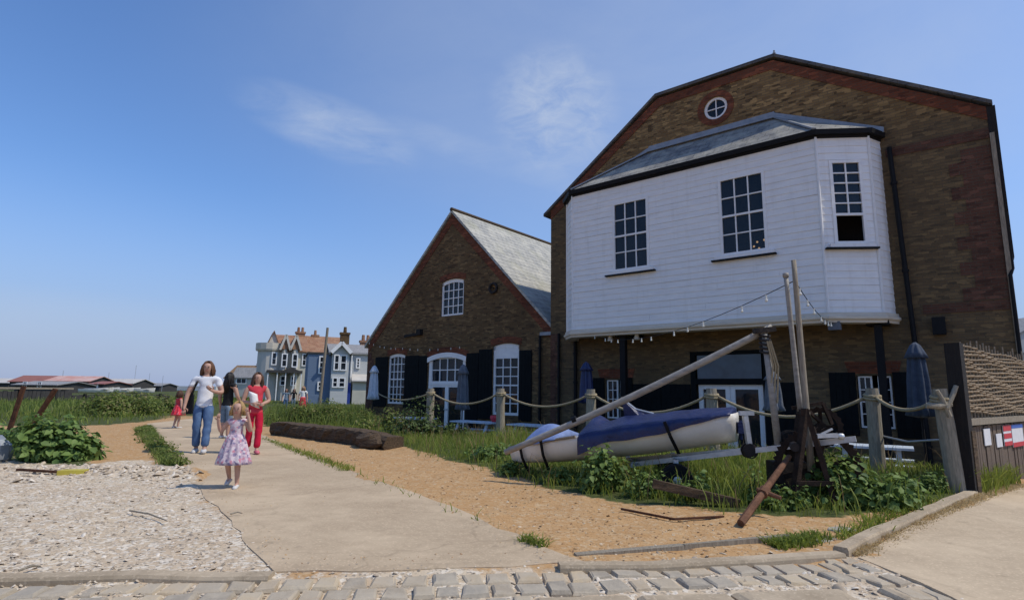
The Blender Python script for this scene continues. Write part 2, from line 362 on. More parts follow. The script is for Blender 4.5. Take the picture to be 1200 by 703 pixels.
def hterr(P):
    s = (P[:, 0] - O.x) * U.x + (P[:, 1] - O.y) * U.y; t = (P[:, 0] - O.x) * N.x + (P[:, 1] - O.y) * N.y
    q = lambda a, b, x: (lambda k: k * k * (3 - 2 * k))(np.clip((x - a) / (b - a), 0, 1))
    return -.45 * q(4.3, 3.0, t) * q(-13.5, -11.3, s) * q(14.5, 12.8, s)
# ------------------------------------------------------------------ zones on the ground (drawn on the level z = 0)
Z_SHELL = np.vstack([poly([(-500, 640), (-260, 555), (0, 536), (105, 547), (160, 540), (200, 547), (250, 565), (282, 600), (325, 640), (345, 672)]), np.array([[1.2, 4.5], [2.75, 4.75], [2.9, 3.2], [-5, 2.4]])])
Z_GRASS = poly([(440, 512), (470, 522), (520, 540), (560, 548), (600, 560), (640, 573), (730, 590), (850, 602), (900, 606), (990, 611), (1060, 603), (1100, 592), (1140, 574), (1120, 555), (1030, 545), (835, 528), (693, 512), (586, 504), (503, 497), (438, 495)])
Z_FAR = poly([(-200, 466), (-200, 499), (60, 499), (120, 498), (195, 490), (205, 478), (330, 474), (300, 466)])
Z_LOG = poly([(305, 500), (315, 478), (440, 480), (450, 500), (470, 515), (330, 500)])
Z_VERGE = poly([(160, 503), (178, 500), (212, 547), (194, 546)])
Z_BUSH = poly([(-45, 543), (0, 538), (96, 546), (90, 515), (60, 500), (-45, 505)])
PATH = poly([(322, 671.5), (300, 650), (265, 605), (232, 570), (212, 548), (196, 528), (180, 503), (172, 496.5), (230, 490), (292, 487), (297, 505), (330, 520), (400, 549), (480, 576), (560, 607), (640, 643), (692, 661.5), (500, 668)])
ROAD = np.vstack([poly([(1006, 655), (1050, 628), (1092, 604), (1140, 584), (1200, 569)]), np.array([[9.8, 10.2], [16., 12.], [16., 2.2], [2.6, 2.2]]), poly([(1114, 701), (1078, 684), (1040, 669)])])
KERBLINE = [(985, 642), (1030, 620), (1090, 595), (1112, 586), (1140, 576)]
# ------------------------------------------------------------------ the ground: one sheet, dense near the camera
def axis(lo, hi, step, far_lo, far_hi):
    a = list(np.arange(lo, hi, step)); x, d = a[-1], step
    while x < far_hi: d *= 1.28; x += d; a.append(x)
    x, d = lo, step; b = []
    while x > far_lo: d *= 1.28; x -= d; b.append(x)
    return np.array(b[::-1] + a)
gx, gy = axis(-13, 9.5, .085, -5000, 5000), axis(2.4, 21, .085, -300, 7000)
X, Y = np.meshgrid(gx, gy); P = np.stack([X.ravel(), Y.ravel()], 1)
e1 = fbm(P, 1.1, 3) - .5
near = (np.abs(P[:, 0] + 2) < 14) & (P[:, 1] > 2) & (P[:, 1] < 24)
def mask(z, soft, nz): return np.where(near | True, np.clip((sdist(P, z) + e1 * nz) / soft + .5, 0, 1), 0)
shell = mask(Z_SHELL, .9, .9)
grass = np.maximum.reduce([mask(Z_GRASS, .35, .5), mask(Z_FAR, 1., 1.5), mask(Z_LOG, .4, .5), mask(Z_VERGE, .2, .3), mask(Z_BUSH, .4, .5)])
s_, t_ = (P[:, 0] - O.x) * U.x + (P[:, 1] - O.y) * U.y, (P[:, 0] - O.x) * N.x + (P[:, 1] - O.y) * N.y
yard = np.clip((3.6 - t_) / .8, 0, 1) * np.clip((s_ + 12) / .5, 0, 1) * np.clip((14 - s_) / .5, 0, 1)
far = np.clip((P[:, 1] - 23) / 6, 0, 1); grass = np.maximum(grass, far * np.clip((1.2 - yard), 0, 1))
z = hterr(P) + np.where(near, (fbm(P, 2.4, 11) - .5) * .05 * (1 - far) + (fbm(P, 9., 17) - .5) * .022, 0)
inpath = np.maximum(np.clip((sdist(P, PATH) - .16) / .1, 0, 1), np.clip((sdist(P, ROAD) - .16) / .1, 0, 1)); z = z - .05 * inpath * near
sdp = sdist(P, PATH); band = np.clip(1 - np.abs(sdp + .05) / .2, 0, 1) * near; z = z * (1 - band) + .006 * band
SETZ = np.vstack([poly([(-300, 679), (320, 677), (985, 656), (1120, 706)]), np.array([[2.6, 3.0], [-5, 2.4]])]); z -= .022 * np.clip(sdist(P, SETZ) / .05, 0, 1) * near
z += .06 * mask(Z_GRASS, .8, .3) + .03 * mask(Z_LOG, .8, .3)
# a low bank of shells thrown up beside the bush
bk = np.exp(-((P[:, 0] + 5.7 - .1 * P[:, 1]) / 2.6) ** 2 - ((P[:, 1] - 8.1 + .12 * P[:, 0]) / .5) ** 2); z += .06 * bk * near
nx, ny = len(gx), len(gy); idx = np.arange(nx * ny).reshape(ny, nx)
F = np.stack([idx[:-1, :-1], idx[:-1, 1:], idx[1:, 1:], idx[1:, :-1]], -1).reshape(-1, 4)
t = NT('ground_soil')
nz = t.noise(5, 6, .7); grit = t.voro(26); gs = t.new('ShaderNodeSeparateColor'); t.link(grit, gs.inputs[0]); grit2 = t.voro(60); gs2 = t.new('ShaderNodeSeparateColor'); t.link(grit2, gs2.inputs[0])
gravel = t.mix(t.ramp(nz, [(.3, (0, 0, 0)), (.7, (1, 1, 1))]), (.43, .24, .10), (.50, .32, .16))
gravel = t.mix(t.ramp(gs.outputs[0], [(.72, (0, 0, 0)), (.9, (.7, .7, .7))]), gravel, (.52, .38, .23)); gravel = t.mix(t.ramp(gs2.outputs[1], [(.7, (0, 0, 0)), (.9, (.4, .4, .4))]), gravel, (.26, .14, .06))
shl = t.mix(t.ramp(nz, [(.35, (0, 0, 0)), (.65, (1, 1, 1))]), (.51, .395, .265), (.60, .49, .345))
shl = t.mix(t.ramp(t.noise(.7, 5, .65), [(.40, (0, 0, 0)), (.62, (.8, .8, .8))]), shl, (.49, .37, .25)); shl = t.mix(t.ramp(gs.outputs[1], [(.55, (0, 0, 0)), (.85, (.8, .8, .8))]), shl, (.70, .62, .50)); shl = t.mix(t.ramp(gs2.outputs[2], [(.75, (0, 0, 0)), (.92, (.7, .7, .7))]), shl, (.20, .17, .14))
soil = t.mix(t.ramp(t.noise(7, 6, .7), [(.35, (0, 0, 0)), (.65, (1, 1, 1))]), (.05, .06, .02), (.10, .115, .04))
yardc = t.mix(t.noise(3, 5), (.16, .14, .11), (.26, .22, .17))
def soft(a, nzs, k=.55): return t.ramp(t.math('ADD', a, t.math('MULTIPLY', t.math('SUBTRACT', t.noise(nzs, 5, .7), .5), k * 1.6)), [(.42, (0, 0, 0)), (.58, (1, 1, 1))])
col = t.mix(soft(t.attr('shell'), 4), gravel, shl); col = t.mix(soft(t.attr('yard'), 3), col, yardc); col = t.mix(soft(t.attr('grass'), 5), col, soil)
t.color(col); t.set(Roughness=.95); t.b.inputs['Specular IOR Level'].default_value = .1
t.bump(t.math('ADD', t.math('ADD', gs.outputs[0], gs2.outputs[0]), t.noise(14, 5, .7)), .55, .016)
ground = raw_mesh('ground', np.stack([P[:, 0], P[:, 1], z], 1), F, t.m, smooth=True); tag(ground, kind='structure')
for nme, arr in (('shell', shell), ('grass', grass), ('yard', yard)):
    a = ground.data.attributes.new(nme, 'FLOAT', 'POINT'); a.data.foreach_set('value', arr.astype(np.float32))
HG = z.reshape(ny, nx)
def gh(x, y):
    i = int(np.clip(np.searchsorted(gx, x) - 1, 0, nx - 2)); j = int(np.clip(np.searchsorted(gy, y) - 1, 0, ny - 2))
    fx = (x - gx[i]) / (gx[i + 1] - gx[i]); fy = (y - gy[j]) / (gy[j + 1] - gy[j])
    return float((HG[j, i] * (1 - fx) + HG[j, i + 1] * fx) * (1 - fy) + (HG[j + 1, i] * (1 - fx) + HG[j + 1, i + 1] * fx) * fy)
def ghv(Pq):
    i = np.clip(np.searchsorted(gx, Pq[:, 0]) - 1, 0, nx - 2); j = np.clip(np.searchsorted(gy, Pq[:, 1]) - 1, 0, ny - 2)
    fx = (Pq[:, 0] - gx[i]) / (gx[i + 1] - gx[i]); fy = (Pq[:, 1] - gy[j]) / (gy[j + 1] - gy[j])
    return (HG[j, i] * (1 - fx) + HG[j, i + 1] * fx) * (1 - fy) + (HG[j + 1, i] * (1 - fx) + HG[j + 1, i + 1] * fx) * fy
# ------------------------------------------------------------------ sea
t = NT('sea_water'); t.color((.05, .085, .11)); t.set(Roughness=.25); t.bump(t.noise(.4, 5, .6, t.scaled((1, .3, 1))), .5, .3)
sea = MB().quad((-4500, 260, .05), (-60, 260, .05), (300, 900, .05), (1500, 6500, .05), (-4500, 6500, .05)).build('sea', t.m, uv=False); tag(sea, kind='structure')
# ------------------------------------------------------------------ path, road, kerbs
def concretemat(name, c1, c2, seams=None):
    t = NT(name); col = t.ramp(t.noise(1.1, 7, .68), [(.32, c2), (.66, c1)])
    col = t.mix(t.ramp(t.noise(9, 6, .75), [(.45, (0, 0, 0)), (.8, (.5, .5, .5))]), col, tuple(x * .72 for x in c2))
    col = t.mix(t.ramp(t.noise(2.3, 7, .7, t.scaled((.35, 2.2, 1), rot=(0, 0, -.35))), [(.56, (0, 0, 0)), (.72, (.35, .35, .35))]), col, tuple(x * .6 for x in c2))
    g = t.voro(70); gs = t.new('ShaderNodeSeparateColor'); t.link(g, gs.inputs[0]); col = t.mix(t.ramp(gs.outputs[0], [(.8, (0, 0, 0)), (.95, (.4, .4, .4))]), col, tuple(min(.8, x * 1.35) for x in c1))
    d = t.new('ShaderNodeTexVoronoi', feature='DISTANCE_TO_EDGE'); d.inputs['Scale'].default_value = .33; t.link(t.scaled((1, 1, 1)), d.inputs['Vector'])
    wv = t.new('ShaderNodeVectorMath', operation='ADD'); nw = t.new('ShaderNodeTexNoise'); nw.inputs['Scale'].default_value = 2.5; t.link(t.tc.outputs['Object'], nw.inputs[0]); sc = t.new('ShaderNodeVectorMath', operation='SCALE'); sc.inputs['Scale'].default_value = .5; t.link(nw.outputs['Color'], sc.inputs[0]); t.link(t.tc.outputs['Object'], wv.inputs[0]); t.link(sc.outputs[0], wv.inputs[1]); t.link(wv.outputs[0], d.inputs['Vector'])
    col = t.mix(t.ramp(d.outputs['Distance'], [(.0, (.28, .28, .28)), (.007, (0, 0, 0))]), col, tuple(x * .45 for x in c2))
    col = t.mix(t.ramp(t.noise(.55, 4, .6), [(.48, (0, 0, 0)), (.62, (.45, .45, .45))]), col, tuple(min(.8, x * 1.22) for x in c1))
    col = t.mix(t.ramp(t.noise(3.2, 5, .7), [(.62, (0, 0, 0)), (.7, (.4, .4, .4))]), col, tuple(x * .62 for x in c2))
    t.color(col); t.set(Roughness=.9); t.b.inputs['Specular IOR Level'].default_value = .15; t.bump(t.math('ADD', t.noise(40, 5, .8), t.noise(6, 4)), .4, .006); return t.m
M['path'] = concretemat('path_concrete', (.48, .37, .245), (.40, .30, .195)); M['road'] = concretemat('road_concrete', (.52, .405, .27), (.44, .335, .22)); M['kerb'] = concretemat('kerb_concrete', (.45, .36, .25), (.31, .24, .16))
def sheet(name, pg, top, mat, thick=.12):
    o = MB().slab([tuple(p) for p in pg], [], lambda a, b, d: Vector((a, b, top - d)), thick).build(name, mat); tag(o, kind='structure'); return o
def ccw(pg): 
    a = sum(pg[i][0] * pg[(i + 1) % len(pg)][1] - pg[(i + 1) % len(pg)][0] * pg[i][1] for i in range(len(pg))); return pg if a > 0 else pg[::-1]
def ragged(pg, step, amp):
    o = []
    for i in range(len(pg)):
        a, b = pg[i], pg[(i + 1) % len(pg)]; n = max(1, int(np.hypot(*(b - a)) / step))
        for k in range(n): o.append(a + (b - a) * k / n + (rng.normal(0, amp, 2) if k else 0))
    return np.array(o)
sheet('concrete_path', ccw(ragged(PATH, .25, .022)), .012, M['path'])
sheet('concrete_road', ccw(ROAD), .016, M['road'])
def strip(name, pts, wid, top, mat, kind='structure', drop=.2, jit=.012, seg=.45):
    q = [Vector(p) for p in pts]; R = []
    for i in range(len(q) - 1):
        n = max(1, round((q[i + 1] - q[i]).length / seg)); R += [q[i].lerp(q[i + 1], k / n) for k in range(n)]
    R.append(q[-1]); b = MB(); V = []
    for i, p in enumerate(R):
        d = (R[min(i + 1, len(R) - 1)] - R[max(i - 1, 0)]).normalized(); a = Vector((-d.y, d.x, 0)); h = top + random.uniform(-jit, jit); ww = wid * (1 + random.uniform(-.06, .06))
        for x, zz in ((-.5, -drop), (-.5, h - .02), (-.42, h), (.42, h), (.5, h - .02), (.5, -drop)): V.append(Vector((p.x, p.y, 0)) + a * x * ww + Vector((0, 0, zz)))
    n = len(R); fs = [(i * 6 + k, (i + 1) * 6 + k, (i + 1) * 6 + k + 1, i * 6 + k + 1) for i in range(n - 1) for k in range(5)] + [(0, 1, 2, 3, 4, 5), tuple((n - 1) * 6 + k for k in range(5, -1, -1))]
    o = b.add(V, fs).build(name, mat); 
    if kind: tag(o, kind=kind)
    return o
strip('kerb', [gp(*p, .06) for p in KERBLINE], .12, .075, M['kerb'])
strip('kerb', [gp(655, 667, .0), gp(760, 662, .02), gp(880, 654, .03), gp(985, 645, .05)], .12, .04, M['kerb'], jit=.006)
strip('kerb', [gp(-160, 676, .02), gp(0, 675, .02), gp(170, 673, .02), (gp(318, 673.5, .02))], .13, .03, M['kerb'], jit=.012)
# setts
t = NT('granite_setts'); r = t.new('ShaderNodeNewGeometry'); 
col = t.ramp(r.outputs['Random Per Island'], [(0, (.28, .24, .185)), (.25, (.44, .34, .22)), (.5, (.33, .285, .22)), (.8, (.48, .375, .24)), (1, (.26, .235, .195))])
col = t.mix(t.ramp(t.noise(6, 6, .7), [(.4, (0, 0, 0)), (.65, (.75, .75, .75))]), col, (.45, .38, .28)); t.color(col); t.set(Roughness=.85); t.bump(t.noise(25, 5, .7), .6, .012); M['setts'] = t.m
def sett(b, c, a, d, la, ld, h):
    V = []
    for sc, zz in ((1., -.1), (1., h - .025), (.9, h - .006), (.72, h)):
        for x, y in ((-1, -1), (1, -1), (1, 1), (-1, 1)): V.append(c + a * x * la * sc + d * y * ld * sc + Vector((0, 0, zz)))
    for k in range(4): 
        j = Vector((random.uniform(-.012, .012), random.uniform(-.012, .012), 0))
        for r_ in range(4): V[r_ * 4 + k] = V[r_ * 4 + k] + j
    for k in range(8, 16): V[k] = V[k] + Vector((0, 0, random.uniform(-.006, .006)))
    b.add(V, [(r_ * 4 + k, r_ * 4 + (k + 1) % 4, (r_ + 1) * 4 + (k + 1) % 4, (r_ + 1) * 4 + k) for r_ in range(3) for k in range(4)] + [(12, 13, 14, 15)])
b = MB(); E0, E1 = gp(320, 676.5), gp(985, 656); ex = (E1 - E0).normalized(); ey = Vector((ex.y, -ex.x, 0))
strip_l = (E1 - E0).length
CV0, CV3 = gp(985, 651), gp(1120, 707); SL0, SL1 = gp(640, 702), gp(1042, 690)
for row in range(5):
    yy = .13 + row * .235; x = -3.6 + random.uniform(0, .2)
    while x < strip_l - .02:
        la = random.uniform(.06, .098); c = E0 + ex * (x + la) + ey * (yy + random.uniform(-.008, .008))
        x += 2 * la + random.uniform(.016, .030)
        sk = 0.
        # slabs of pale concrete take over at the right of the road edge
        lim = (SL1 - SL0).cross(c - SL0).z
        if c.y < 3.0 or (lim < .13 and c.x > .15) or (CV3 - CV0).cross(c + ex * (max(0, sk) * .8 * yy + la) - CV0).z > -.10: continue
        d = (ey * 1. + ex * max(0, sk) * .8).normalized()
        c += ex * max(0, sk) * .8 * yy
        sett(b, c, ex, d, la, .101 + random.uniform(-.010, .008), .002 + random.uniform(-.007, .007))
# slender setts in a double line swinging towards the viewer
cv = [gp(985, 651), gp(1030, 671), gp(1075, 688), gp(1120, 707), gp(1200, 740)]
for off in (0, .15):
    for i in range(len(cv) - 1):
        n = max(1, round((cv[i + 1] - cv[i]).length / .24)); d = (cv[i + 1] - cv[i]).normalized(); a = Vector((d.y, -d.x, 0))
        for k in range(n): sett(b, cv[i].lerp(cv[i + 1], (k + .5) / n) + a * (.02 + off), d, a, .105, .055, .012 + random.uniform(-.006, .006))
tag(b.build('cobbled_strip', M['setts']), kind='structure')
b = MB(); d = (SL1 - SL0).normalized(); a = Vector((d.y, -d.x, 0)); tot = (SL1 - SL0).length; x = -.1
while x < tot:
    l = random.uniform(.6, .8); c = SL0 + d * (x + l / 2) + a * .12; sett(b, c, d, a, min(l, tot - x + .02) / 2 - .012, .125, .016); x += l
tag(b.build('kerb', M['kerb']), kind='structure')

# ------------------------------------------------------------------ building helpers
RZ = math.atan2(U.y, U.x)
def fbox(b, fr, a0, a1, b0, b1, d0, d1):
    vs = [fr(a, z, d) for d in (d0, d1) for a, z in ((a0, b0), (a1, b0), (a1, b1), (a0, b1))]
    return b.add(vs, [(0, 1, 2, 3), (7, 6, 5, 4), (1, 0, 4, 5), (2, 1, 5, 6), (3, 2, 6, 7), (0, 3, 7, 4)])
def archpts(a0, a1, z0, z1, rise, n=8):
    if not rise: return [(a0, z0), (a1, z0), (a1, z1), (a0, z1)]
    c = (a0 + a1) / 2; h = (a1 - a0) / 2; o = [(a0, z0), (a1, z0)]
    for k in range(n + 1): x = 1 - 2 * k / n; o.append((c + h * x, z1 - rise + rise * (1 - x * x)))
    return o
def archbar(b, fr, a0, a1, z1, rise, th, d0, d1, n=8):
    c = (a0 + a1) / 2; h = (a1 - a0) / 2; f = lambda x: z1 - rise + rise * (1 - x * x)
    for k in range(n):
        xs = (-1 + 2 * k / n, -1 + 2 * (k + 1) / n)
        vs = [fr(c + h * x, f(x) - q, d) for d in (d0, d1) for x, q in ((xs[0], th), (xs[1], th), (xs[1], 0), (xs[0], 0))]
        b.add(vs, [(0, 1, 2, 3), (7, 6, 5, 4), (1, 0, 4, 5), (3, 2, 6, 7)])
def window(parent, fr, a0, a1, z0, z1, cols, rows, fw=.07, bw=.028, d=.07, rise=0., sill=True, meet=None, open_below=None, name='window', mat='white', sillmat='white', glass='glass', label=None, cap=0.):
    """a timber window: frame and glazing bars as one mesh, its glass and its sill below it in the tree"""
    b = MB(); d0, d1 = d, d + .07
    fbox(b, fr, a0, a0 + fw, z0, z1 - rise, d0, d1); fbox(b, fr, a1 - fw, a1, z0, z1 - rise, d0, d1); fbox(b, fr, a0 + fw, a1 - fw, z0, z0 + fw, d0, d1)
    if rise: archbar(b, fr, a0, a1, z1, rise, fw + rise * .6, d0, d1)
    else: fbox(b, fr, a0 + fw, a1 - fw, z1 - fw - cap, z1, d0, d1)
    if rise and cap: fbox(b, fr, a0 + fw, a1 - fw, z1 - fw - cap - rise * .6, z1 - rise * .8, d0 + .01, d1 - .004)
    ga0, ga1, gz0, gz1 = a0 + fw, a1 - fw, z0 + fw, z1 - fw - cap - rise * .6
    zb = open_below if open_below else gz0
    for k in range(1, cols): x = ga0 + (ga1 - ga0) * k / cols; fbox(b, fr, x - bw / 2, x + bw / 2, zb, gz1, d0 + .015, d1 - .01)
    for k in range(1, rows):
        zz = zb + (gz1 - zb) * k / rows; q = .055 if (meet and k == meet) else bw; fbox(b, fr, ga0, ga1, zz - q / 2, zz + q / 2, d0 + (.005 if q > bw else .017), d1 - .012)
    if open_below: fbox(b, fr, ga0, ga1, zb - .06, zb, d0 + .004, d1 - .012)
    o = b.build(name, M[mat], parent)
    if label: o['label'] = label
    g = MB(); vs = [fr(x, zz, d1 - .015) for x, zz in ((ga0 - .01, zb - .01), (ga1 + .01, zb - .01), (ga1 + .01, gz1 + .02 + rise * .4), (ga0 - .01, gz1 + .02 + rise * .4))]
    vs2 = [fr(x, zz, d1 - .009) for x, zz in ((ga0 - .01, zb - .01), (ga1 + .01, zb - .01), (ga1 + .01, gz1 + .02 + rise * .4), (ga0 - .01, gz1 + .02 + rise * .4))]
    g.add(vs + vs2, [(0, 1, 2, 3), (7, 6, 5, 4), (1, 0, 4, 5), (2, 1, 5, 6), (3, 2, 6, 7), (0, 3, 7, 4)]).build('pane', M[glass], o, uv=False)
    if sill:
        s = MB(); fbox(s, fr, a0 - .14, a1 + .14, z0 - .09, z0 - .002, -.075, d1 + .02); s.build('sill', M[sillmat], o)
    return o
def shutter(parent, fr, a0, a1, z0, z1, d=-.045):
    b = MB(); fbox(b, fr, a0, a1, z0, z1, d + .018, d + .042); n = max(1, round((a1 - a0) / .16))
    for k in range(n): w_ = (a1 - a0) / n; fbox(b, fr, a0 + k * w_ + .004, a0 + (k + 1) * w_ - .004, z0 + .01, z1 - .01, d + .006, d + .019)
    for q in (.18, .82): zz = z0 + (z1 - z0) * q; fbox(b, fr, a0 + .03, a1 - .03, zz - .06, zz + .06, d - .008, d + .007)
    return b.build('shutter', M['shutter'], parent)
def sweep(b, line, prof, close=True):
    """sweep a profile (offset outward, z) along a plan polyline in (s, t) with mitred corners; local y = -t"""
    n = len(line); dirs = [(Vector(line[i + 1]) - Vector(line[i])).normalized() for i in range(n - 1)]
    nor = [Vector((-d.y, d.x)) for d in dirs]; V = []
    for i in range(n):
        m_ = nor[0] if i == 0 else nor[-1] if i == n - 1 else (nor[i - 1] + nor[i]).normalized()
        k = 1 / max(.35, m_.dot(nor[min(i, n - 2)]))
        for o_, z_ in prof: p = Vector(line[i]) + m_ * o_ * k; V.append((p.x, -p.y, z_))
    m2 = len(prof); fs = [(i * m2 + k, i * m2 + (k + 1) % m2, (i + 1) * m2 + (k + 1) % m2, (i + 1) * m2 + k) for i in range(n - 1) for k in range(m2)]
    fs += [tuple(range(m2 - 1, -1, -1)), tuple((n - 1) * m2 + k for k in range(m2))]
    return b.add(V, fs)
def boards(b, P0, P1, z0, z1, holes, h=.178):
    """lapped boards between two plan points; holes are (a0, a1, z0, z1) along the face"""
    P0, P1 = Vector(P0), Vector(P1); Lx = (P1 - P0).length; d = (P1 - P0) / Lx; nn = Vector((-d.y, d.x))
    def fr(a, z, o): p = P0 + d * a + nn * o; return Vector((p.x, -p.y, z))
    z = z0
    while z < z1 - .005:
        zt = min(z + h, z1); cuts = sorted({z, zt} | {q for hh in holes for q in hh[2:] if z < q < zt})
        off = .012 + random.uniform(-.002, .002); sag = random.uniform(-.002, .002)
        for ca, cb in zip(cuts, cuts[1:]):
            mid = (ca + cb) / 2; spans = [(0, Lx)]
            for h0, h1, hz0, hz1 in holes:
                if hz0 <= mid <= hz1: spans = [x for sp in spans for x in ((sp[0], min(sp[1], h0)), (max(sp[0], h1), sp[1])) if x[1] - x[0] > .005]
            oa, ob = off * (1 - (ca - z) / h), off * (1 - (cb - z) / h)
            if ca == z and cb == zt: spans = [y for sp in spans for y in ((lambda c: ((sp[0], c - .002), (c + .002, sp[1])) if sp[1] - sp[0] > 2.2 else (sp,))(random.uniform(sp[0] + .5, sp[1] - .5)))]
            for a0, a1 in spans:
                j1, j2 = random.uniform(-.003, .003), random.uniform(-.003, .003)
                vs = [fr(a0, ca + sag + j1, oa + j2), fr(a1, ca + sag - j1, oa - j2), fr(a1, cb + sag, ob), fr(a0, cb + sag, ob), fr(a0, ca + sag, -.03), fr(a1, ca + sag, -.03), fr(a1, cb + sag, -.03), fr(a0, cb + sag, -.03)]
                b.add(vs, [(0, 1, 2, 3), (7, 6, 5, 4), (1, 0, 4, 5), (3, 2, 6, 7), (0, 3, 7, 4), (2, 1, 5, 6)])
        z += h
    return fr
# ------------------------------------------------------------------ the large brick warehouse
ME = empty('brick_warehouse', O, RZ); tag(ME, 'large brown brick warehouse with a white boarded bay jutting from its upper floor', 'building')
fm = lambda a, z, d: Vector((a, d, z))
R_ = 12.43; GAB = [(0, 7.87), (4.3, 10.88), (7.9, 10.88), (R_, 7.97)]
circ = lambda r, n=20: [(6.18 + r * math.cos(2 * math.pi * k / n), 9.95 + r * math.sin(2 * math.pi * k / n)) for k in range(n)]
doorh = (5.25, 7.15, -.62, 2.5)
holes = [archpts(*doorh, 0), archpts(2.2, 2.98, .44, 1.7, 0), archpts(9.36, 10.1, .48, 1.78, 0), circ(.36)]
b = MB(); b.slab([(0, -.8), (R_, -.8), GAB[3], GAB[2], GAB[1], GAB[0]], holes, fm, .34)
DP = 13.
b.box(.0, .3, .341, DP, -.8, 7.8); b.box(R_ - .3, R_, .341, DP, -.8, 7.9); b.box(.301, R_ - .301, DP - .3, DP, -.8, 7.8)
b.build('wall', M['brick'], ME)
MB().box(.3, R_ - .3, .35, DP - .3, 3.0, 3.2).build('upper_floor', M['blackwood'], ME)
MB().box(1.15, 10.1, -.04, -.004, 3.3, 7.6).build('bay_shade_panel', M['blackwood'], ME); MB().box(.3, R_ - .3, 3.2, 3.35, -.6, 2.99).build('room_back', M['shutter'], ME)  # near-black panel added behind the bay windows, its colour stands in for room shade
b = MB(); rl = [(-.28, 7.68), (4.25, 10.94), (7.95, 10.94), (R_ + .12, 7.97)]
for (a0, z0), (a1, z1) in zip(rl, rl[1:]):
    b.add([(a0, -.09, z0), (a1, -.09, z1), (a1, DP, z1), (a0, DP, z0), (a0, -.09, z0 + .10), (a1, -.09, z1 + .10), (a1, DP, z1 + .10), (a0, DP, z0 + .10)], [(3, 2, 1, 0), (4, 5, 6, 7), (0, 1, 5, 4), (2, 3, 7, 6), (1, 2, 6, 5), (3, 0, 4, 7)])
rf = b.build('roof', M['darkslate'], ME)
MB().lathe([(.05, 0), (.05, .05), (.02, .08), (.03, .12), (.0, .15)], (7.95, -.02, 11.03), 8).build('finial', M['lead'], rf)
# red brick: verge bands, string courses, round window surround and quoins, standing just proud of the wall
b = MB()
inn = [(0, 7.53), (4.386, 10.6), (7.817, 10.6), (R_, 7.64)]
for i in range(3):
    (a0, z0), (a1, z1), (c0, y0), (c1, y1) = GAB[i], GAB[i + 1], inn[i], inn[i + 1]
    b.slab([(c0, y0), (c1, y1), (a1, z1 - .003), (a0, z0 - .003)], [], lambda a, z, d: Vector((a, d - .022, z)), .021)
b.build('verge_band', M['red'], ME); b = MB(); b.slab(circ(.56, 28), [circ(.37, 28)], lambda a, z, d: Vector((a, d - .02, z)), .019)
b.build('window_surround', M['red'], ME); b = MB(); b.slab([(10.4, 7.24), (R_ - .003, 7.2), (R_ - .003, 7.46), (10.4, 7.46)], [], lambda a, z, d: Vector((a, d - .018, z)), .017)
b.build('string_course', M['quoin'], ME); b = MB(); b.slab([(10.85, 3.2), (R_ - .003, 3.2), (R_ - .003, 3.42), (10.85, 3.42)], [], lambda a, z, d: Vector((a, d - .018, z)), .017)
b.build('string_course', M['quoin'], ME); b = MB(); k = 0; z = 3.44
while z < 7.0: w_ = .56 if k % 2 else .80; b.slab([(R_ - w_, z), (R_ - .003, z), (R_ - .003, z + .298), (R_ - w_, z + .298)], [], lambda a, z, d: Vector((a, d - .014, z)), .013); z += .3; k += 1
b.build('quoin', M['quoin'], ME); b = MB(); z = -.6; k = 0
while z < 3.2: w_ = .24 if k % 2 else .4; b.slab([(.003, z), (w_, z), (w_, z + .298), (.003, z + .298)], [], lambda a, z, d: Vector((a, d - .014, z)), .013); z += .3; k += 1
b.build('quoin', M['quoin'], ME)
for a0, a1, z in ((2.0, 3.2, 1.74), (9.2, 10.25, 1.82)):
    b = MB(); b.slab([(a0, z), (a1, z), (a1 + .08, z + .3), (a0 - .08, z + .3)], [], lambda a, z, d: Vector((a, d - .014, z)), .013); b.build('lintel', M['red'], ME)
# the round window
b = MB(); b.slab(circ(.36, 28), [circ(.28, 28)], lambda a, z, d: Vector((a, d + .04, z)), .07)
fbox(b, fm, 6.165, 6.195, 9.665, 10.235, .055, .09); fbox(b, fm, 5.895, 6.465, 9.935, 9.965, .057, .088)
o = b.build('round_window', M['white'], ME); MB().slab(circ(.29, 28), [], lambda a, z, d: Vector((a, d + .085, z)), .006).build('pane', M['glass'], o, uv=False)
# ground floor: doorway with a blue board above it, shutters, two small windows
b = MB(); fbox(b, fm, 5.25, 7.15, 1.55, 1.7, -.03, .2); fbox(b, fm, 5.25, 7.15, 2.4, 2.5, -.03, .2); fbox(b, fm, 5.1, 5.25, -.6, 2.5, -.03, .1); fbox(b, fm, 7.15, 7.3, -.6, 2.5, -.03, .1); b.build('door_surround', M['shutter'], ME)
b = MB(); fbox(b, fm, 5.29, 7.1, 1.71, 2.39, .03, .08); b.build('sign_board', M['panelglass'], ME)
for a0, a1 in ((5.29, 6.2), (6.21, 7.1)):
    o = window(ME, fm, a0, a1, -.55, 1.54, 1, 1, .13, d=.08, sill=False, name='door')
    h = MB(); x = a1 - .1 if a0 < 6 else a0 + .1; h.ball(fm(x, .45, .055), .035, 8, 5).build('door_handle', M['galv'], o)
for a0, a1, z1 in ((3.2, 4.15, 1.55), (4.16, 5.08, 1.55), (7.32, 8.2, 1.6), (1.75, 2.18, 1.75), (3.0, 3.19, 1.75), (8.75, 9.34, 1.85), (10.12, 10.62, 1.85)): shutter(ME, fm, a0, a1, -.4 if z1 < 1.7 else .3, z1)
window(ME, fm, 2.22, 2.62, .46, 1.68, 2, 4, .04, .022, sill=False); window(ME, fm, 2.70, 2.96, .46, 1.68, 1, 4, .04, .022, sill=False)
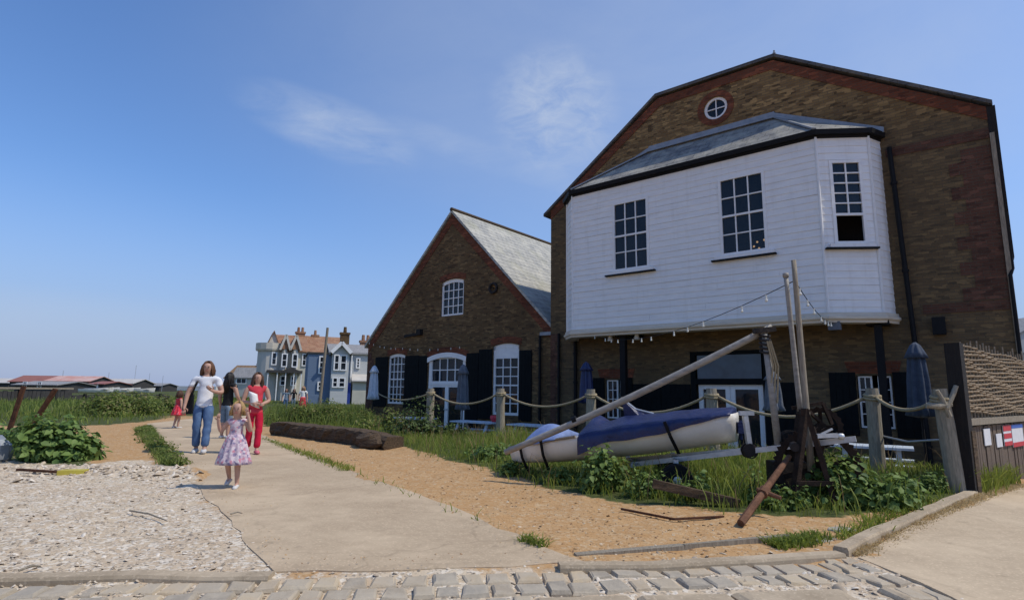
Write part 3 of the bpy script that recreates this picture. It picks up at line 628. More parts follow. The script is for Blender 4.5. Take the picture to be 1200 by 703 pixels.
window(ME, fm, 9.38, 9.68, .5, 1.76, 2, 4, .04, .022, sill=False); window(ME, fm, 9.80, 10.08, .5, 1.76, 2, 4, .04, .022, sill=False)
# pipes
def pipe(parent, pts, r=.055, mat='black', name='downpipe'):
    b = MB(); b.tube(pts, r, 8); p0, p1 = Vector(pts[0]), Vector(pts[-1])
    for q in (.12, .4, .68, .92): c = p0.lerp(p1, q) if len(pts) == 2 else None; c and b.tube([c - Vector((0, 0, .03)), c + Vector((0, 0, .03))], r * 1.35, 8)
    return b.build(name, M[mat], parent, smooth=False)
pipe(ME, [(10.50, -.12, 7.45), (10.72, -.12, -.5)], .055); pipe(ME, [(1.1, -.1, 3.0), (1.1, -.1, -.5)], .06); pipe(ME, [(.42, -.1, 3.3), (.42, -.1, -.5)], .05)
b = MB(); b.box(R_ + .002, R_ + .16, -.02, .5, 4.35, 7.96); b.build('slate_hung_edge', M['blackwood'], ME)
b = MB(); b.tube([(R_ + .1, -.02, 4.4), (R_ + .1, -.02, 4.1), (R_ + .05, -.05, 3.95), (R_ + .05, -.05, -.3)], .04, 8); b.build('downpipe', M['black'], ME)
b = MB(); b.box(R_ + .002, R_ + .09, -.06, .06, -.5, 7.3); b.build('corner_post', M['oldwood'], ME)
b = MB(); b.box(11.0, 11.25, -.2, -.02, 2.7, 3.1); b.build('meter_box', M['black'], ME)
# the bay
BL = [(.9, -.001), (1.12, .6), (1.73, 1.2), (9.05, 1.2), (10.1, .5), (10.3, -.001)]
BZ0, BZ1 = 3.2, 7.72
wins = {2: [(1.5, 2.72, 4.95, 7.16), (4.83, 6.06, 4.97, 7.18)], 3: [(.28, 1.06, 4.93, 7.10)]}
b = MB(); frs = {}
for i in range(5): frs[i] = boards(b, BL[i], BL[i + 1], BZ0, BZ1, wins.get(i, []))
for i in range(1, 5):
    p = Vector((BL[i][0], -BL[i][1], 0)); c = Vector((6, 0, 0)); o_ = (p - Vector((5.7, .9, 0))).normalized() * .012
    b.tube([p + o_ + Vector((0, 0, BZ0)), p + o_ + Vector((0, 0, BZ1))], .034, 6)
bay = b.build('weatherboard_bay', M['white'], ME)
b = MB(); sweep(b, BL, [(-.28, 3.0), (.06, 3.0), (.07, 3.05), (.12, 3.09), (.12, 3.15), (.08, 3.17), (.07, 3.245), (-.28, 3.245)]); b.build('cornice', M['cream'], bay)
b = MB(); V = [(x, -y, z) for z in (3.09, 3.17) for x, y in BL]; b.add(V, [(5, 4, 3, 2, 1, 0), (6, 7, 8, 9, 10, 11)]); b.build('soffit', M['cream'], bay)
b = MB(); sweep(b, BL, [(-.1, 7.69), (.03, 7.69), (.04, 7.75), (.14, 7.76), (.16, 7.88), (.10, 7.88), (-.1, 7.87)]); b.build('gutter', M['black'], bay)
OFF = []
for i in range(6):
    nor = []
    for j in (i - 1, i):
        if 0 <= j < 5: d = (Vector(BL[j + 1]) - Vector(BL[j])).normalized(); nor.append(Vector((-d.y, d.x)))
    m_ = sum(nor, Vector((0, 0))).normalized(); OFF.append(Vector(BL[i]) + m_ * .13)
E = [Vector((p.x, -max(p.y, .0), 7.885)) for p in OFF]; R0, R1 = Vector((3.95, -.001, 9.1)), Vector((7.85, -.001, 9.1))
b = MB()
for f in ([E[0], E[1], R0], [E[1], E[2], R0], [E[2], E[3], R1, R0], [E[3], E[4], R1], [E[4], E[5], R1], [E[5], E[4], E[3], E[2], E[1], E[0]]): b.add(f, [tuple(range(len(f)))])
br = b.build('roof', M['slate'], bay)
b = MB()
for p, q, w_ in ((E[0], R0, .16), (R0, R1, .2), (R1, E[5], .16)):
    d = (q - p).normalized(); up = Vector((0, -.7, .7))
    b.add([p + Vector((0, -.02, -.03)), q + Vector((0, -.02, -.03)), q + Vector((0, -.02, w_)), p + Vector((0, -.02, w_)), p + Vector((0, 0, -.03)), q + Vector((0, 0, -.03)), q + Vector((0, 0, w_)), p + Vector((0, 0, w_))], [(0, 1, 2, 3), (7, 6, 5, 4), (3, 2, 6, 7), (1, 0, 4, 5)])
    b.bar(p + Vector((0, -.06, .0)), q + Vector((0, -.06, .0)), .14, .05)
b.bar(E[2].lerp(R0, .02) + Vector((0, 0, .02)), R0 + Vector((0, -.03, .02)), .12, .04); b.bar(E[3].lerp(R1, .02) + Vector((0, 0, .02)), R1 + Vector((0, -.03, .02)), .12, .04)
b.build('flashing', M['lead'], br)
for i in (2, 3):
    for (a0, a1, z0, z1) in wins[i]:
        fw_ = (lambda F: lambda a, z, d: F(a, z, .03 - d))(frs[i])
        if i == 2: o = window(bay, fw_, a0, a1, z0, z1, 3, 4, .075, .032, .0, meet=2, sillmat='white')
        else:
            o = window(bay, fw_, a0, a1, z0, z1, 2, 5, .075, .032, .0, open_below=5.72, label='sash window in the slanting bay face, its lower half pushed open')
        s = MB(); fbox(s, fw_, a0 - .24, a1 + .2, z0 - .135, z0 - .092, -.1, .0); s.build('sill_board', M['black'], o)
b = MB(); d = Vector((9.05 - .0, -1.2)); b.box(3.3, 3.48, -1.02, -.86, -.5, 3.06); b.box(3.15, 3.62, -1.03, -.05, 2.96, 3.085); b.build('bay_post', M['black'], ME)
b = MB(); b.box(9.88, 10.04, -.5, -.36, -.5, 3.06); b.box(9.72, 10.2, -.5, -.05, 2.96, 3.085); b.build('bay_post', M['black'], ME)
b = MB(); b.box(9.02, 9.28, -1.16, -.98, 2.83, 3.03); b.build('junction_box', M['canvasg'], ME)
for x, y in ((3.0, -1.05), (3.9, -1.05)):
    b = MB(); b.lathe([(.02, 3.03), (.05, 3.0), (.09, 2.86), (.085, 2.84)], (x, y, 0), 10); b.build('floodlight', M['cream'], ME)
# warm lamps seen through the second bay window: small lit bulbs hanging inside the room
mm = bpy.data.materials.new('lit_bulb'); mm.use_nodes = True; bs = mm.node_tree.nodes['Principled BSDF']; bs.inputs['Emission Color'].default_value = (1, .55, .25, 1); bs.inputs['Emission Strength'].default_value = 3.; bs.inputs['Base Color'].default_value = (.5, .3, .15, 1)
M['lit'] = mm
# ------------------------------------------------------------------ the smaller gabled house, set back a little
HE = empty('gabled_brick_house', O, RZ); tag(HE, 'smaller gabled brick house with black shutters and a pale slate roof', 'building')
fh = lambda a, z, d: Vector((a, d + .3, z))
hl = -10.93; AP = (-5.47, 8.86)
H_up = (-6.0, -4.67, 4.4, 5.98); H1 = (-9.36, -8.2, .66, 2.9); HD = (-6.64, -4.45, -.5, 2.83); H3 = (-2.98, -1.67, .38, 3.1)
holes = [archpts(*H_up, .12), archpts(*H1, .1), archpts(*HD, .22), archpts(*H3, .1)]
b = MB(); b.slab([(hl, -.8), (-.004, -.8), (-.004, 3.4), AP, (hl, 3.42)], holes, fh, .3)
b.box(hl, hl + .28, .601, 11, -.8, 3.4); b.box(hl + .281, -.3, 10.7, 11, -.8, 3.4); b.build('wall', M['hbrick'], HE)
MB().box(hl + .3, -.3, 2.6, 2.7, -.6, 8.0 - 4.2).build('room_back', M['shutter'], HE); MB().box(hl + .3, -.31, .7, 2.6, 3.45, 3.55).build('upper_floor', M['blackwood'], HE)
b = MB()
for a0, z0, a1, z1 in ((hl - .22, 3.24, AP[0], AP[1] + .06), (AP[0], AP[1] + .06, -.003, 3.42)):
    b.add([(a0, .22, z0), (a1, .22, z1), (a1, 11, z1), (a0, 11, z0), (a0, .22, z0 + .13), (a1, .22, z1 + .13), (a1, 11, z1 + .13), (a0, 11, z0 + .13)], [(3, 2, 1, 0), (4, 5, 6, 7), (0, 1, 5, 4), (2, 3, 7, 6), (1, 2, 6, 5), (3, 0, 4, 7)])
hr = b.build('roof', M['hslate'], HE)
b = MB(); b.tube([(AP[0], .2, AP[1] + .2), (AP[0], 11, AP[1] + .2)], .09, 6); b.build('ridge_tile', M['bark'], hr)
b = MB(); b.box(-.62, -.05, .18, .5, 3.3, 3.42); b.bar((-.12, .35, 3.52), (-.12, 9, 3.52), .24, .06); b.build('gutter', M['lead'], hr)
b = MB(); b.box(-.55, -.1, 3.1, 3.6, 5.4, 6.5); b.build('vent', M['lead'], hr)
b = MB()
def hband(pts): b.slab(pts, [], lambda a, z, d: Vector((a, d + .3 - .02, z)), .019)
hband([(hl + .003, 2.98), (AP[0], 8.43), (AP[0], 8.853), (hl + .003, 3.40)]); hband([(AP[0], 8.43), (-.007, 2.98), (-.007, 3.39), (AP[0], 8.853)])
b.build('verge_band', M['red'], HE)
for (a0, a1, z0, z1), rise in ((H_up, .12), (H1, .1), (HD, .22), (H3, .1)):
    n = 8; c = (a0 + a1) / 2; h = (a1 - a0) / 2 + .1; f = lambda x: z1 - rise + rise * (1 - x * x)
    pts = [(c + h * (-1 + 2 * k / n), f(-1 + 2 * k / n) + .012) for k in range(n + 1)] + [(c + h * (1 - 2 * k / n) * 1.04, f(1 - 2 * k / n) + .26) for k in range(n + 1)]
    b = MB(); b.slab(pts, [], lambda a, z, d: Vector((a, d + .3 - .017, z)), .016); b.build('brick_arch', M['red'], HE)
b = MB(); z = -.6; k = 0
while z < 2.8: w_ = .3 if k % 2 else .48; hband([(hl + .003, z), (hl + w_, z), (hl + w_, z + .298), (hl + .003, z + .298)]); z += .3; k += 1
b.build('quoin', M['quoin'], HE)
window(HE, fh, *H_up, 4, 4, .08, .035, .05, rise=.12, sill=False); window(HE, fh, *H1, 4, 6, .075, .03, .05, rise=.1, meet=3, sill=False)
window(HE, fh, *H3, 3, 6, .1, .035, .05, rise=.1, meet=3, cap=.42, sill=False)
b = MB(); a0, a1, z0, z1 = HD; archbar(b, fh, a0 - .06, a1 + .06, z1 + .02, .2, .2, -.05, .12); fbox(b, fh, a0, a0 + .14, z0, z1 - .2, .02, .12); fbox(b, fh, a1 - .14, a1, z0, z1 - .2, .02, .12); fbox(b, fh, a0 + .14, a1 - .14, 1.5, 1.62, .02, .12)
b.build('door_frame', M['white'], HE)
window(HE, fh, a0 + .14, a1 - .14, 1.62, z1 - .2, 4, 2, .04, .04, .03, sill=False)
for q0, q1 in ((a0 + .14, (a0 + a1) / 2), ((a0 + a1) / 2 + .004, a1 - .14)):
    o = window(HE, fh, q0, q1, -.5, 1.5, 1, 1, .09, .03, .04, sill=False, name='door'); x = q1 - .06 if q0 < -5.6 else q0 + .06
    MB().ball(fh(x, .5, .01), .035, 8, 5).build('door_handle', M['galv'], o)
for a0, a1, z0, z1 in ((-10.3, -9.38, .5, 2.78), (-8.18, -7.26, .5, 2.78), (-7.24, -6.72, -.4, 2.75), (-4.38, -3.72, -.4, 2.78), (-3.7, -3.0, .2, 2.9), (-1.65, -1.05, .2, 2.8)): shutter(HE, fh, a0, a1, z0, z1)
pipe(HE, [(-.62, .2, 3.3), (-.62, .2, -.5)], .05)
b = MB(); tor = []; 
for k in range(13): an = 2 * math.pi * k / 12; tor.append((-2.99 + .19 * math.cos(an), .24, 5.32 + .19 * math.sin(an)))
b.tube(tor, .055, 6); b.lathe([(.03, 0), (.03, .1)], (0, 0, 0), 6, M=Matrix.Translation((-2.99, .3, 5.32)) @ Matrix.Rotation(math.pi / 2, 4, 'X')); b.build('iron_wall_plate', M['darkiron'], HE)
b = MB(); b.bar((-8.25, .24, 3.66), (-7.2, .24, 3.72), .07, .12); b.box(-7.35, -7.1, .12, .3, 3.66, 3.92); b.build('wall_lamp', M['blackwood'], HE)

hlp = empty('hanging_lamp', O, RZ); tag(hlp, 'small lit bulbs hanging inside the middle bay window', 'lamp')
for x, z in ((7.33, 5.22), (7.42, 5.33), (7.46, 5.15), (7.6, 5.36), (7.72, 5.30), (7.76, 5.25)): MB().ball((x, -.85, z), .028, 8, 6).build('bulb', M['lit'], hlp)
b = MB()
for x, z in ((7.40, 5.30), (7.70, 5.30)): b.tube([(x, -.85, z), (x, -.85, 7.7)], .006, 5)
b.build('flex', M['black'], hlp)

# ------------------------------------------------------------------ rope fence
POSTS = []
def gpt(px, py):                                     # ground point following the terrain
    p = gp(px, py); 
    for _ in range(6): p = gp(px, py, gh(p.x, p.y))
    return p
def fence_post(base, h, r, label, lean=(0, 0)):
    b = MB(); n = 7; pts = [(base.x + lean[0] * k / n, base.y + lean[1] * k / n, base.z - .25 + (h + .25) * k / n) for k in range(n + 1)]
    b.tube(pts, [r * (1.05 - .1 * k / n) for k in range(n)] + [r * .82], 12, jit=.05)
    o = b.build('rope_post', M['palewood']); tag(o, label, 'post', 'round posts of the rope fence')
    top = Vector(pts[-1]); ring = MB(); tz = top.z - .16
    for q in range(2): ring.tube([(top.x + (r * 1.04) * math.cos(a), top.y + r * 1.04 * math.sin(a), tz + q * .045 + .02 * math.sin(a)) for a in [2 * math.pi * k / 12 for k in range(13)]], .024, 6)
    ring.build('rope_binding', M['rope'], o); POSTS.append((top, r)); return o
PD = [(438, 499, 455, 'round post of the rope fence at the far corner of the house'), (503, 506, 455, 'rope fence post beside the white house door, bushes at its foot'), (586, 513, 455, 'rope fence post in front of the house window with the white top panel'),
      (693, 524, 456, 'rope fence post standing behind the grey spar, left of the navy boat'), (837, 538, 455, 'pale post rising behind the navy boat cover, before the white warehouse door'), (1030, 556, 455, 'square topped post between the gear wheel and the closed parasol')]
for px, yb, yt, lab in PD:
    g = gpt(px, yb); d = ray(px, yt); h = CH + d.z * g.y / d.y - g.z
    fence_post(g, h, .115 if px < 1000 else .105, lab)
g = gpt(1124, 578); fence_post(g, 1.34, .10, 'thick leaning corner post with a forked branch strapped to its top', (-.09, .03))
b = MB(); tp = POSTS[-1][0]; b.tube([tp + Vector((.02, -.10, -.36)), tp + Vector((-.06, -.11, -.14)), tp + Vector((-.12, -.11, -.02))], [.035, .03, .024], 8, jit=.08); b.tube([tp + Vector((-.02, -.11, -.26)), tp + Vector((.09, -.10, -.08)), tp + Vector((.15, -.1, .04))], [.035, .034, .028], 8, jit=.08)
b.tube([tp + Vector((.05, -.1, -.2)), tp + Vector((-.12, -.1, -.23)), tp + Vector((-.25, -.06, -.22))], [.04, .04, .034], 8, jit=.08)
b.build('forked_branch', M['palewood'], [o for o in bpy.data.objects if o.get('label', '').startswith('thick leaning')][0])
RL = ['rope slung between the two farthest fence posts', 'sagging rope across the front of the white house door', 'sagging rope between the house and the warehouse posts', 'rope from the spar post dropping behind the boat', 'rope running past the rusty machine towards the right-hand posts', 'rope looped between the last two posts before the woven screen']
for i in range(6):
    (p, r), (q, r2) = POSTS[i], POSTS[i + 1]; p = p - Vector((0, 0, .15)); q = q - Vector((0, 0, .15)); sag = .28 if i < 5 else .16; sag = .34 if i in (3, 4) else sag
    dd = (q - p).normalized(); p = p + dd * r; q = q - dd * r2
    b = MB(); b.tube([p.lerp(q, k / 14) - Vector((0, 0, sag * 4 * (k / 14) * (1 - k / 14))) for k in range(15)], .027, 7); tag(b.build('rope', M['rope'], smooth=True), RL[i], 'rope', 'ropes of the fence')
(p, r), (q, r2) = POSTS[5], POSTS[6]
b = MB(); b.tube([p - Vector((-.1, 0, .74)), p.lerp(q, .5) - Vector((0, 0, .76)), q - Vector((0, 0, .66))], .014, 6); tag(b.build('wire', M['galv']), 'thin lower wire between the last two fence posts', 'wire')
# ------------------------------------------------------------------ boats
def hull_mesh(b, P, Q, beam, depth, sheer, bow_rise, mat_in=None, n=16, m=7, fine=.0, transom=.72, rock=.1):
    """open hull from stern P to bow Q (both keel points); returns the rim stations"""
    ax = (Q - P); Lh = ax.length; ax.normalize(); sd_ = ax.cross(Vector((0, 0, 1))).normalized(); V = []; rims = []
    for i in range(n + 1):
        u_ = i / n; wd = beam / 2 * (transom + (1 - transom) * math.sin(min(1, u_ / .45) * math.pi / 2)) if u_ < .45 else beam / 2 * max(.015, (1 - ((u_ - .45) / .55) ** 2.3))
        dp = depth * (1 + .25 * u_ * u_); kz = rock * (2 * u_ - .9) ** 2 + bow_rise * max(0, u_ - .7) ** 2 * 4
        for j in range(-m, m + 1):
            a = abs(j) / m; x = wd * (1 - (1 - a) ** 2.1) ** .8 if a < 1 else wd; zz = kz + (sheer * u_ * u_ + dp - kz) * a ** 1.7
            V.append(P + ax * (Lh * u_ + (.10 * a * u_ ** 4)) + sd_ * (x * (1 if j > 0 else -1) if j else 0) + Vector((0, 0, zz)))
        rims.append((V[-2 * m - 1], V[-1]))
    k = 2 * m + 1; fs = [(i * k + j, (i + 1) * k + j, (i + 1) * k + j + 1, i * k + j + 1) for i in range(n) for j in range(2 * m)] + [tuple(range(k))]
    b.add(V, fs); return rims, ax, sd_
# the covered dinghy on its trailer: bow at the left, stern at the right
DS, DB = at(864, 521, 7.55), at(603, 548, 8.95)
bt = empty('covered_dinghy', (DS + DB) / 2); tag(bt, 'long white dinghy under a navy cover, resting on a galvanised road trailer', 'boat')
off = bt.location
b = MB(); rims, ax, sd_ = hull_mesh(b, DS - off, DB - off, 1.2, .40, -.19, .04, n=24, transom=.66, rock=.05); h = b.build('hull', M['hull'], bt, smooth=True)
q = h.modifiers.new('thick', 'SOLIDIFY'); q.thickness = .012
NEAR = 0 if rims[8][0].y < rims[8][1].y else 1
nr = [r_[NEAR] for r_ in rims]; fr_ = [r_[1 - NEAR] for r_ in rims]; n = len(rims)
b = MB()
for line in (nr, fr_): b.tube([p + (p - q_).normalized() * .012 for p, q_ in zip(line, fr_ if line is nr else nr)][15:n - 1] + [nr[-1].lerp(fr_[-1], .5)], .02, 6)
b.build('rub_rail', M['oldwood'], bt)
def sheetcover(name, i0, i1, rise, drape, mat, wob, jw=11):
    b = MB(); V = []; m_ = (i1 - i0) * 2
    for k_ in range(m_ + 1):
        fi = i0 + k_ / 2; ia = min(int(fi), n - 2); a = nr[ia].lerp(nr[ia + 1], fi - ia); c = fr_[ia].lerp(fr_[ia + 1], fi - ia); u_ = k_ / m_; o_ = (a - c).normalized(); dr = drape(u_)
        for j in range(jw + 6):
            if j < 3: e = a + o_ * (.045 + .012 * math.sin(k_ * 1.9 + j)) + Vector((0, 0, .02 - dr * (1, .55, .12)[j] + (.008 * math.sin(k_ * .9) if j == 0 else 0)))
            elif j >= jw + 3: e = c - o_ * .045 + Vector((0, 0, .02 - dr * (.12, .55, 1)[j - jw - 3]))
            else:
                q_ = (j - 2.5) / jw; w_ = 1 - abs(2 * q_ - 1) ** 1.5
                e = a.lerp(c, q_) + Vector((0, 0, .03 + rise(u_) * w_ + wob * (math.sin(k_ * 1.15 + j * .9) * .6 + math.sin(k_ * 2.7 - j * 1.7) * .5 + random.uniform(-.5, .5))))
            V.append(e)
    kk = jw + 6; b.add(V, [(i * kk + j, i * kk + j + 1, (i + 1) * kk + j + 1, (i + 1) * kk + j) for i in range(m_) for j in range(kk - 1)] + [tuple(range(kk - 1, -1, -1)), tuple(m_ * kk + j for j in range(kk))])
    o = b.build(name, M[mat], bt, smooth=True); q_ = o.modifiers.new('sub', 'SUBSURF'); q_.levels = q_.render_levels = 1; return o
sheetcover('cover', 0, 15, lambda u_: .05 + .06 * math.sin(math.pi * u_) + .17 * math.exp(-((u_ - .93) / .05) ** 2) + .05 * math.exp(-((u_ - .72) / .12) ** 2), lambda u_: .04 + .12 * sm(.0, .55, u_) + .12 * sm(.8, 1., u_), 'navy', .007)
sheetcover('foredeck_hood', 17, 22, lambda u_: .03 + .19 * math.sin(math.pi * u_) ** .8, lambda u_: .03, 'blue', .01)
def strap(fi, lean, w_=.04):
    a, c = nr[fi], fr_[fi]; o_ = (a - c).normalized(); p = a + o_ * .06 + Vector((0, 0, .02)); pts = [p, p - Vector((0, 0, .2)) - ax * lean * .5 - o_ * .02, p - Vector((0, 0, .42)) - ax * lean - o_ * .16]
    for p0, p1 in zip(pts, pts[1:]): b.bar(p0, p1, w_, .012, up=o_)
for sa in ((6, .14), (19, .06), (22, .08)): b = MB(); strap(*sa); b.build('strap', M['black'], bt)
pk = nr[11].lerp(fr_[11], .5); b = MB(); e0, e1 = pk + Vector((0, 0, .10)), nr[8].lerp(fr_[8], .5) + Vector((0, 0, .12)); tp_ = pk + Vector((-.05, 0, .42))
b.add([e0, e0.lerp(e1, .5) - Vector((0, .1, 0)), e1, e0.lerp(e1, .35) + Vector((0, 0, .16)), tp_], [(0, 1, 4), (1, 3, 4), (1, 2, 3)]); o = b.build('cover_flap', M['navy'], bt); q = o.modifiers.new('t', 'SOLIDIFY'); q.thickness = .02
b = MB(); b.tube([tp_, tp_.lerp(e1, .45) + Vector((0, 0, -.05)), e1 + Vector((0, 0, .02))], .015, 6); b.build('cover_cord', M['galv'], bt)
b = MB(); c = nr[0].lerp(fr_[0], .5) - ax * .05; b.box(c.x - .05, c.x + .05, c.y - .05, c.y + .05, c.z - .26, c.z - .12); b.tube([c + Vector((0, 0, -.1)), c + Vector((0, 0, -.34))], .02, 6); b.build('rudder_fitting', M['navy'], bt)
# trailer
tr = empty('boat_trailer', (DS.x, DS.y, 0)); tag(tr, 'low galvanised boat trailer with a winch post, under the covered dinghy', 'trailer'); lo = tr.location
def T(p): return Vector(p) - lo
r0, r1 = at(740, 544, 8.0), at(1003, 514, 6.45)
b = MB(); b.bar(T(r0), T(r1), .05, .06); b.bar(T(r0) + Vector((.06, .5, .0)), T(r0.lerp(r1, .62)) + Vector((0, .03, 0)), .05, .07); b.bar(T(r0) + Vector((0, -.1, 0)), T(r0) + Vector((.1, .75, 0)), .06, .06)
m0 = r0.lerp(r1, .25); b.bar(T(m0) + Vector((-.1, -.2, -.02)), T(m0) + Vector((.12, .75, -.02)), .06, .06); b.build('chassis', M['galv'], tr)
b = MB(); wp = r0.lerp(r1, .58); b.bar(T(wp), T(at(873, 487, wp.y)), .055, .06); b.bar(T(at(866, 484, wp.y)), T(at(883, 484, wp.y)), .05, .05); b.build('winch_post', M['galv'], tr)
b = MB(); c = T(at(878, 528, wp.y)); b.lathe([(.05, -.06), (.09, -.055), (.09, -.02), (.05, -.02), (.05, .02), (.09, .02), (.09, .055), (.05, .06)], c, 12, M=Matrix.Rotation(math.pi / 2, 4, 'X')); b.bar(c, c + Vector((.12, -.08, .06)), .02); b.build('winch', M['darkiron'], tr)
b = MB(); c = T(at(978, 511, 6.5)); b.bar(c + Vector((-.2, 0, 0)), c + Vector((.03, 0, .01)), .05, .045); b.bar(c + Vector((-.15, 0, .02)), c + Vector((-.02, 0, .08)), .02, .02); b.ball(c + Vector((.07, -.0, .0)), (.045, .035, .035), 8, 6); b.build('coupling', M['galv'], tr)
for k in (0, 1):
    b = MB(); c = Vector((m0.x + (.13 if k else -.13), m0.y + (.85 if k else -.3), .2)); b.lathe([(.1, -.05), (.19, -.06), (.205, -.03), (.205, .03), (.19, .06), (.1, .05)], T(c), 20, M=Matrix.Rotation(math.pi / 2, 4, 'X') ); o = b.build('wheel', M['black'], tr)
    b = MB(); b.lathe([(.03, -.055), (.105, -.04), (.105, .04), (.03, .055)], T(c), 14, M=Matrix.Rotation(math.pi / 2, 4, 'X')); b.build('rim', M['galv'], o)
# ------------------------------------------------------------------ spar, crutch, poles
q0, q1 = at(592, 530, 8.25), at(905, 383, 7.0)
b = MB(); n = 10; b.tube([q0.lerp(q1, k / n) + Vector((0, 0, -.05 * math.sin(math.pi * k / n))) for k in range(n + 1)], [.041 + .005 * math.sin(math.pi * k / n) for k in range(n + 1)], 12)
sp = b.build('mast_spar', M['spar'], smooth=True); tag(sp, 'long grey wooden spar sloping up from the grass to a propped pole', 'spar')
b = MB(); c = q0.lerp(q1, .285); d = (q1 - q0).normalized(); b.tube([c - d * .03, c + d * .03], .053, 10); b.build('band', M['black'], sp)
cr = empty('spar_crutch', at(915, 528, 6.95)); tag(cr, 'propped pale pole with ropes at its head, holding up the spar end', 'prop'); lo = cr.location
b = MB(); b.tube([at(913, 530, 6.95) - lo, at(904, 455, 6.95) - lo, at(896, 392, 6.99) - lo], [.042, .04, .038], 10); b.build('pole', M['spar'], cr, smooth=True)
b = MB(); c = at(895, 391, 6.99) - lo; b.bar(c + Vector((-.12, 0, .03)), c + Vector((.14, 0, .06)), .08, .06)
for k in range(5): b.tube([c + Vector((.06 * math.cos(a) + .01, .06 * math.sin(a), -.02 - k * .05 + .02 * math.sin(a))) for a in [2 * math.pi * j / 10 for j in range(11)]], .014, 5)
b.build('lashing', M['darkiron'], cr)
b = MB(); c = at(897, 400, 6.97) - lo
for k in range(3): b.tube([c + Vector((.02 * k, -.05, 0)), c + Vector((.05 + .03 * k, -.06, -.3)), c + Vector((.02 + .03 * k, -.05, -.5 - .12 * k))], .012, 5)
b.build('hanging_line', M['rope'], cr)
b = MB(); p0, p1 = at(951, 552, 6.7), at(930, 305, 6.75); n = 8
b.tube([p0.lerp(p1, k / n) for k in range(n + 1)], [.040 - .012 * k / n for k in range(n + 1)], 10); o = b.build('upright_pole', M['oldwood'], smooth=True); tag(o, 'taller of two slim upright poles behind the rusty machine', 'pole'); TOPA = p1
b = MB(); p0, p1 = at(938, 482, 6.85), at(921, 325, 6.85)
b.tube([p0.lerp(p1, k / n) for k in range(n + 1)], [.032 - .006 * k / n for k in range(n + 1)], 10); b.tube([p1, p1 + (p1 - p0).normalized() * .05], [.036, .036], 8); o = b.build('upright_pole', M['spar'], smooth=True); tag(o, 'shorter pale upright pole with a dark cap, beside the taller one', 'pole')
# ------------------------------------------------------------------ rusty winch machine with its big toothed wheel
mc = empty('rusty_windlass', at(958, 590, 6.75)); mc.location.z = 0; tag(mc, 'old rusty hand windlass with a large toothed wheel, overgrown at its base', 'machine'); lo = mc.location
def Q(px, py, Y): return at(px, py, Y) - lo
b = MB(); WC = Q(958, 549, 6.75); Rw = .47; prof = []; tilt = Matrix.Rotation(math.radians(-22), 4, 'Z') @ Matrix.Rotation(math.pi / 2, 4, 'X'); n = 44; V = []
for k in range(n * 2):
    an = math.pi * k / n; ro = Rw * (1.0 if k % 2 else .93)
    for rr, zz in ((ro, -.035), (ro, .035), (.37, .035), (.37, -.035)): V.append(WC + tilt @ Vector((rr * math.cos(an), rr * math.sin(an), zz)))
m2 = n * 2; b.add(V, [(k * 4 + j, ((k + 1) % m2) * 4 + j, ((k + 1) % m2) * 4 + (j + 1) % 4, k * 4 + (j + 1) % 4) for k in range(m2) for j in range(4)])
for k in range(6): an = math.pi * k / 3 + .3; b.bar(WC, WC + tilt @ Vector((.38 * math.cos(an), .38 * math.sin(an), 0)), .06, .03, up=tilt @ Vector((0, 0, 1)))
b.lathe([(.09, -.09), (.09, .09)], WC, 12, M=tilt); b.build('gear_wheel', M['darkrust'], mc)
b = MB(); WD = Q(962, 500, 6.95); V = []
for k in range(40):
    an = math.pi * k / 20
    for rr, zz in ((.24 * (1 if k % 2 else .92), -.05), (.24 * (1 if k % 2 else .92), .05), (.17, .05), (.17, -.05)): V.append(WD + tilt @ Vector((rr * math.cos(an), rr * math.sin(an), zz)))
b.add(V, [(k * 4 + j, ((k + 1) % 40) * 4 + j, ((k + 1) % 40) * 4 + (j + 1) % 4, k * 4 + (j + 1) % 4) for k in range(40) for j in range(4)]); b.lathe([(.06, -.08), (.06, .08)], WD, 10, M=tilt)
for k in range(4): an = math.pi * k / 2; b.bar(WD, WD + tilt @ Vector((.18 * math.cos(an), .18 * math.sin(an), 0)), .04, .03, up=tilt @ Vector((0, 0, 1)))
b.build('pinion_wheel', M['darkrust'], mc)
b = MB(); sidev = tilt @ Vector((0, 0, 1))
for s_ in (-.18, .42):
    o_ = sidev * s_
    b.bar(Q(925, 592, 6.9) + o_, Q(940, 478, 6.95) + o_, .085, .05); b.bar(Q(975, 592, 6.85) + o_, Q(940, 478, 6.95) + o_, .085, .05); b.bar(Q(930, 560, 6.9) + o_, Q(970, 560, 6.85) + o_, .07, .05)
b.bar(Q(938, 482, 6.95) - sidev * .2, Q(938, 482, 6.95) + sidev * .45, .06, .06); b.build('frame', M['darkrust'], mc)
b = MB(); b.lathe([(.15, -.30), (.15, -.28), (.11, -.27), (.11, .05), (.15, .06), (.15, .08)], Q(928, 520, 7.0), 16, M=tilt); b.lathe([(.05, -.36), (.05, .5)], Q(928, 520, 7.0), 8, M=tilt); b.build('drum', M['darkiron'], mc)
b = MB(); b.bar(Q(928, 478, 6.9), Q(964, 472, 6.85), .04, .04); b.bar(Q(964, 472, 6.85), Q(975, 497, 6.85), .04, .035); b.bar(Q(948, 482, 6.85), Q(962, 495, 6.9), .035); b.tube([Q(952, 500, 6.7), Q(978, 586, 6.5)], .03, 8); b.build('crank_handle', M['darkrust'], mc)
b = MB(); c = Q(920, 560, 6.95); b.box(c.x - .12, c.x + .5, c.y - .05, c.y + .22, -.06, .48); b.build('plinth', M['darkiron'], mc)
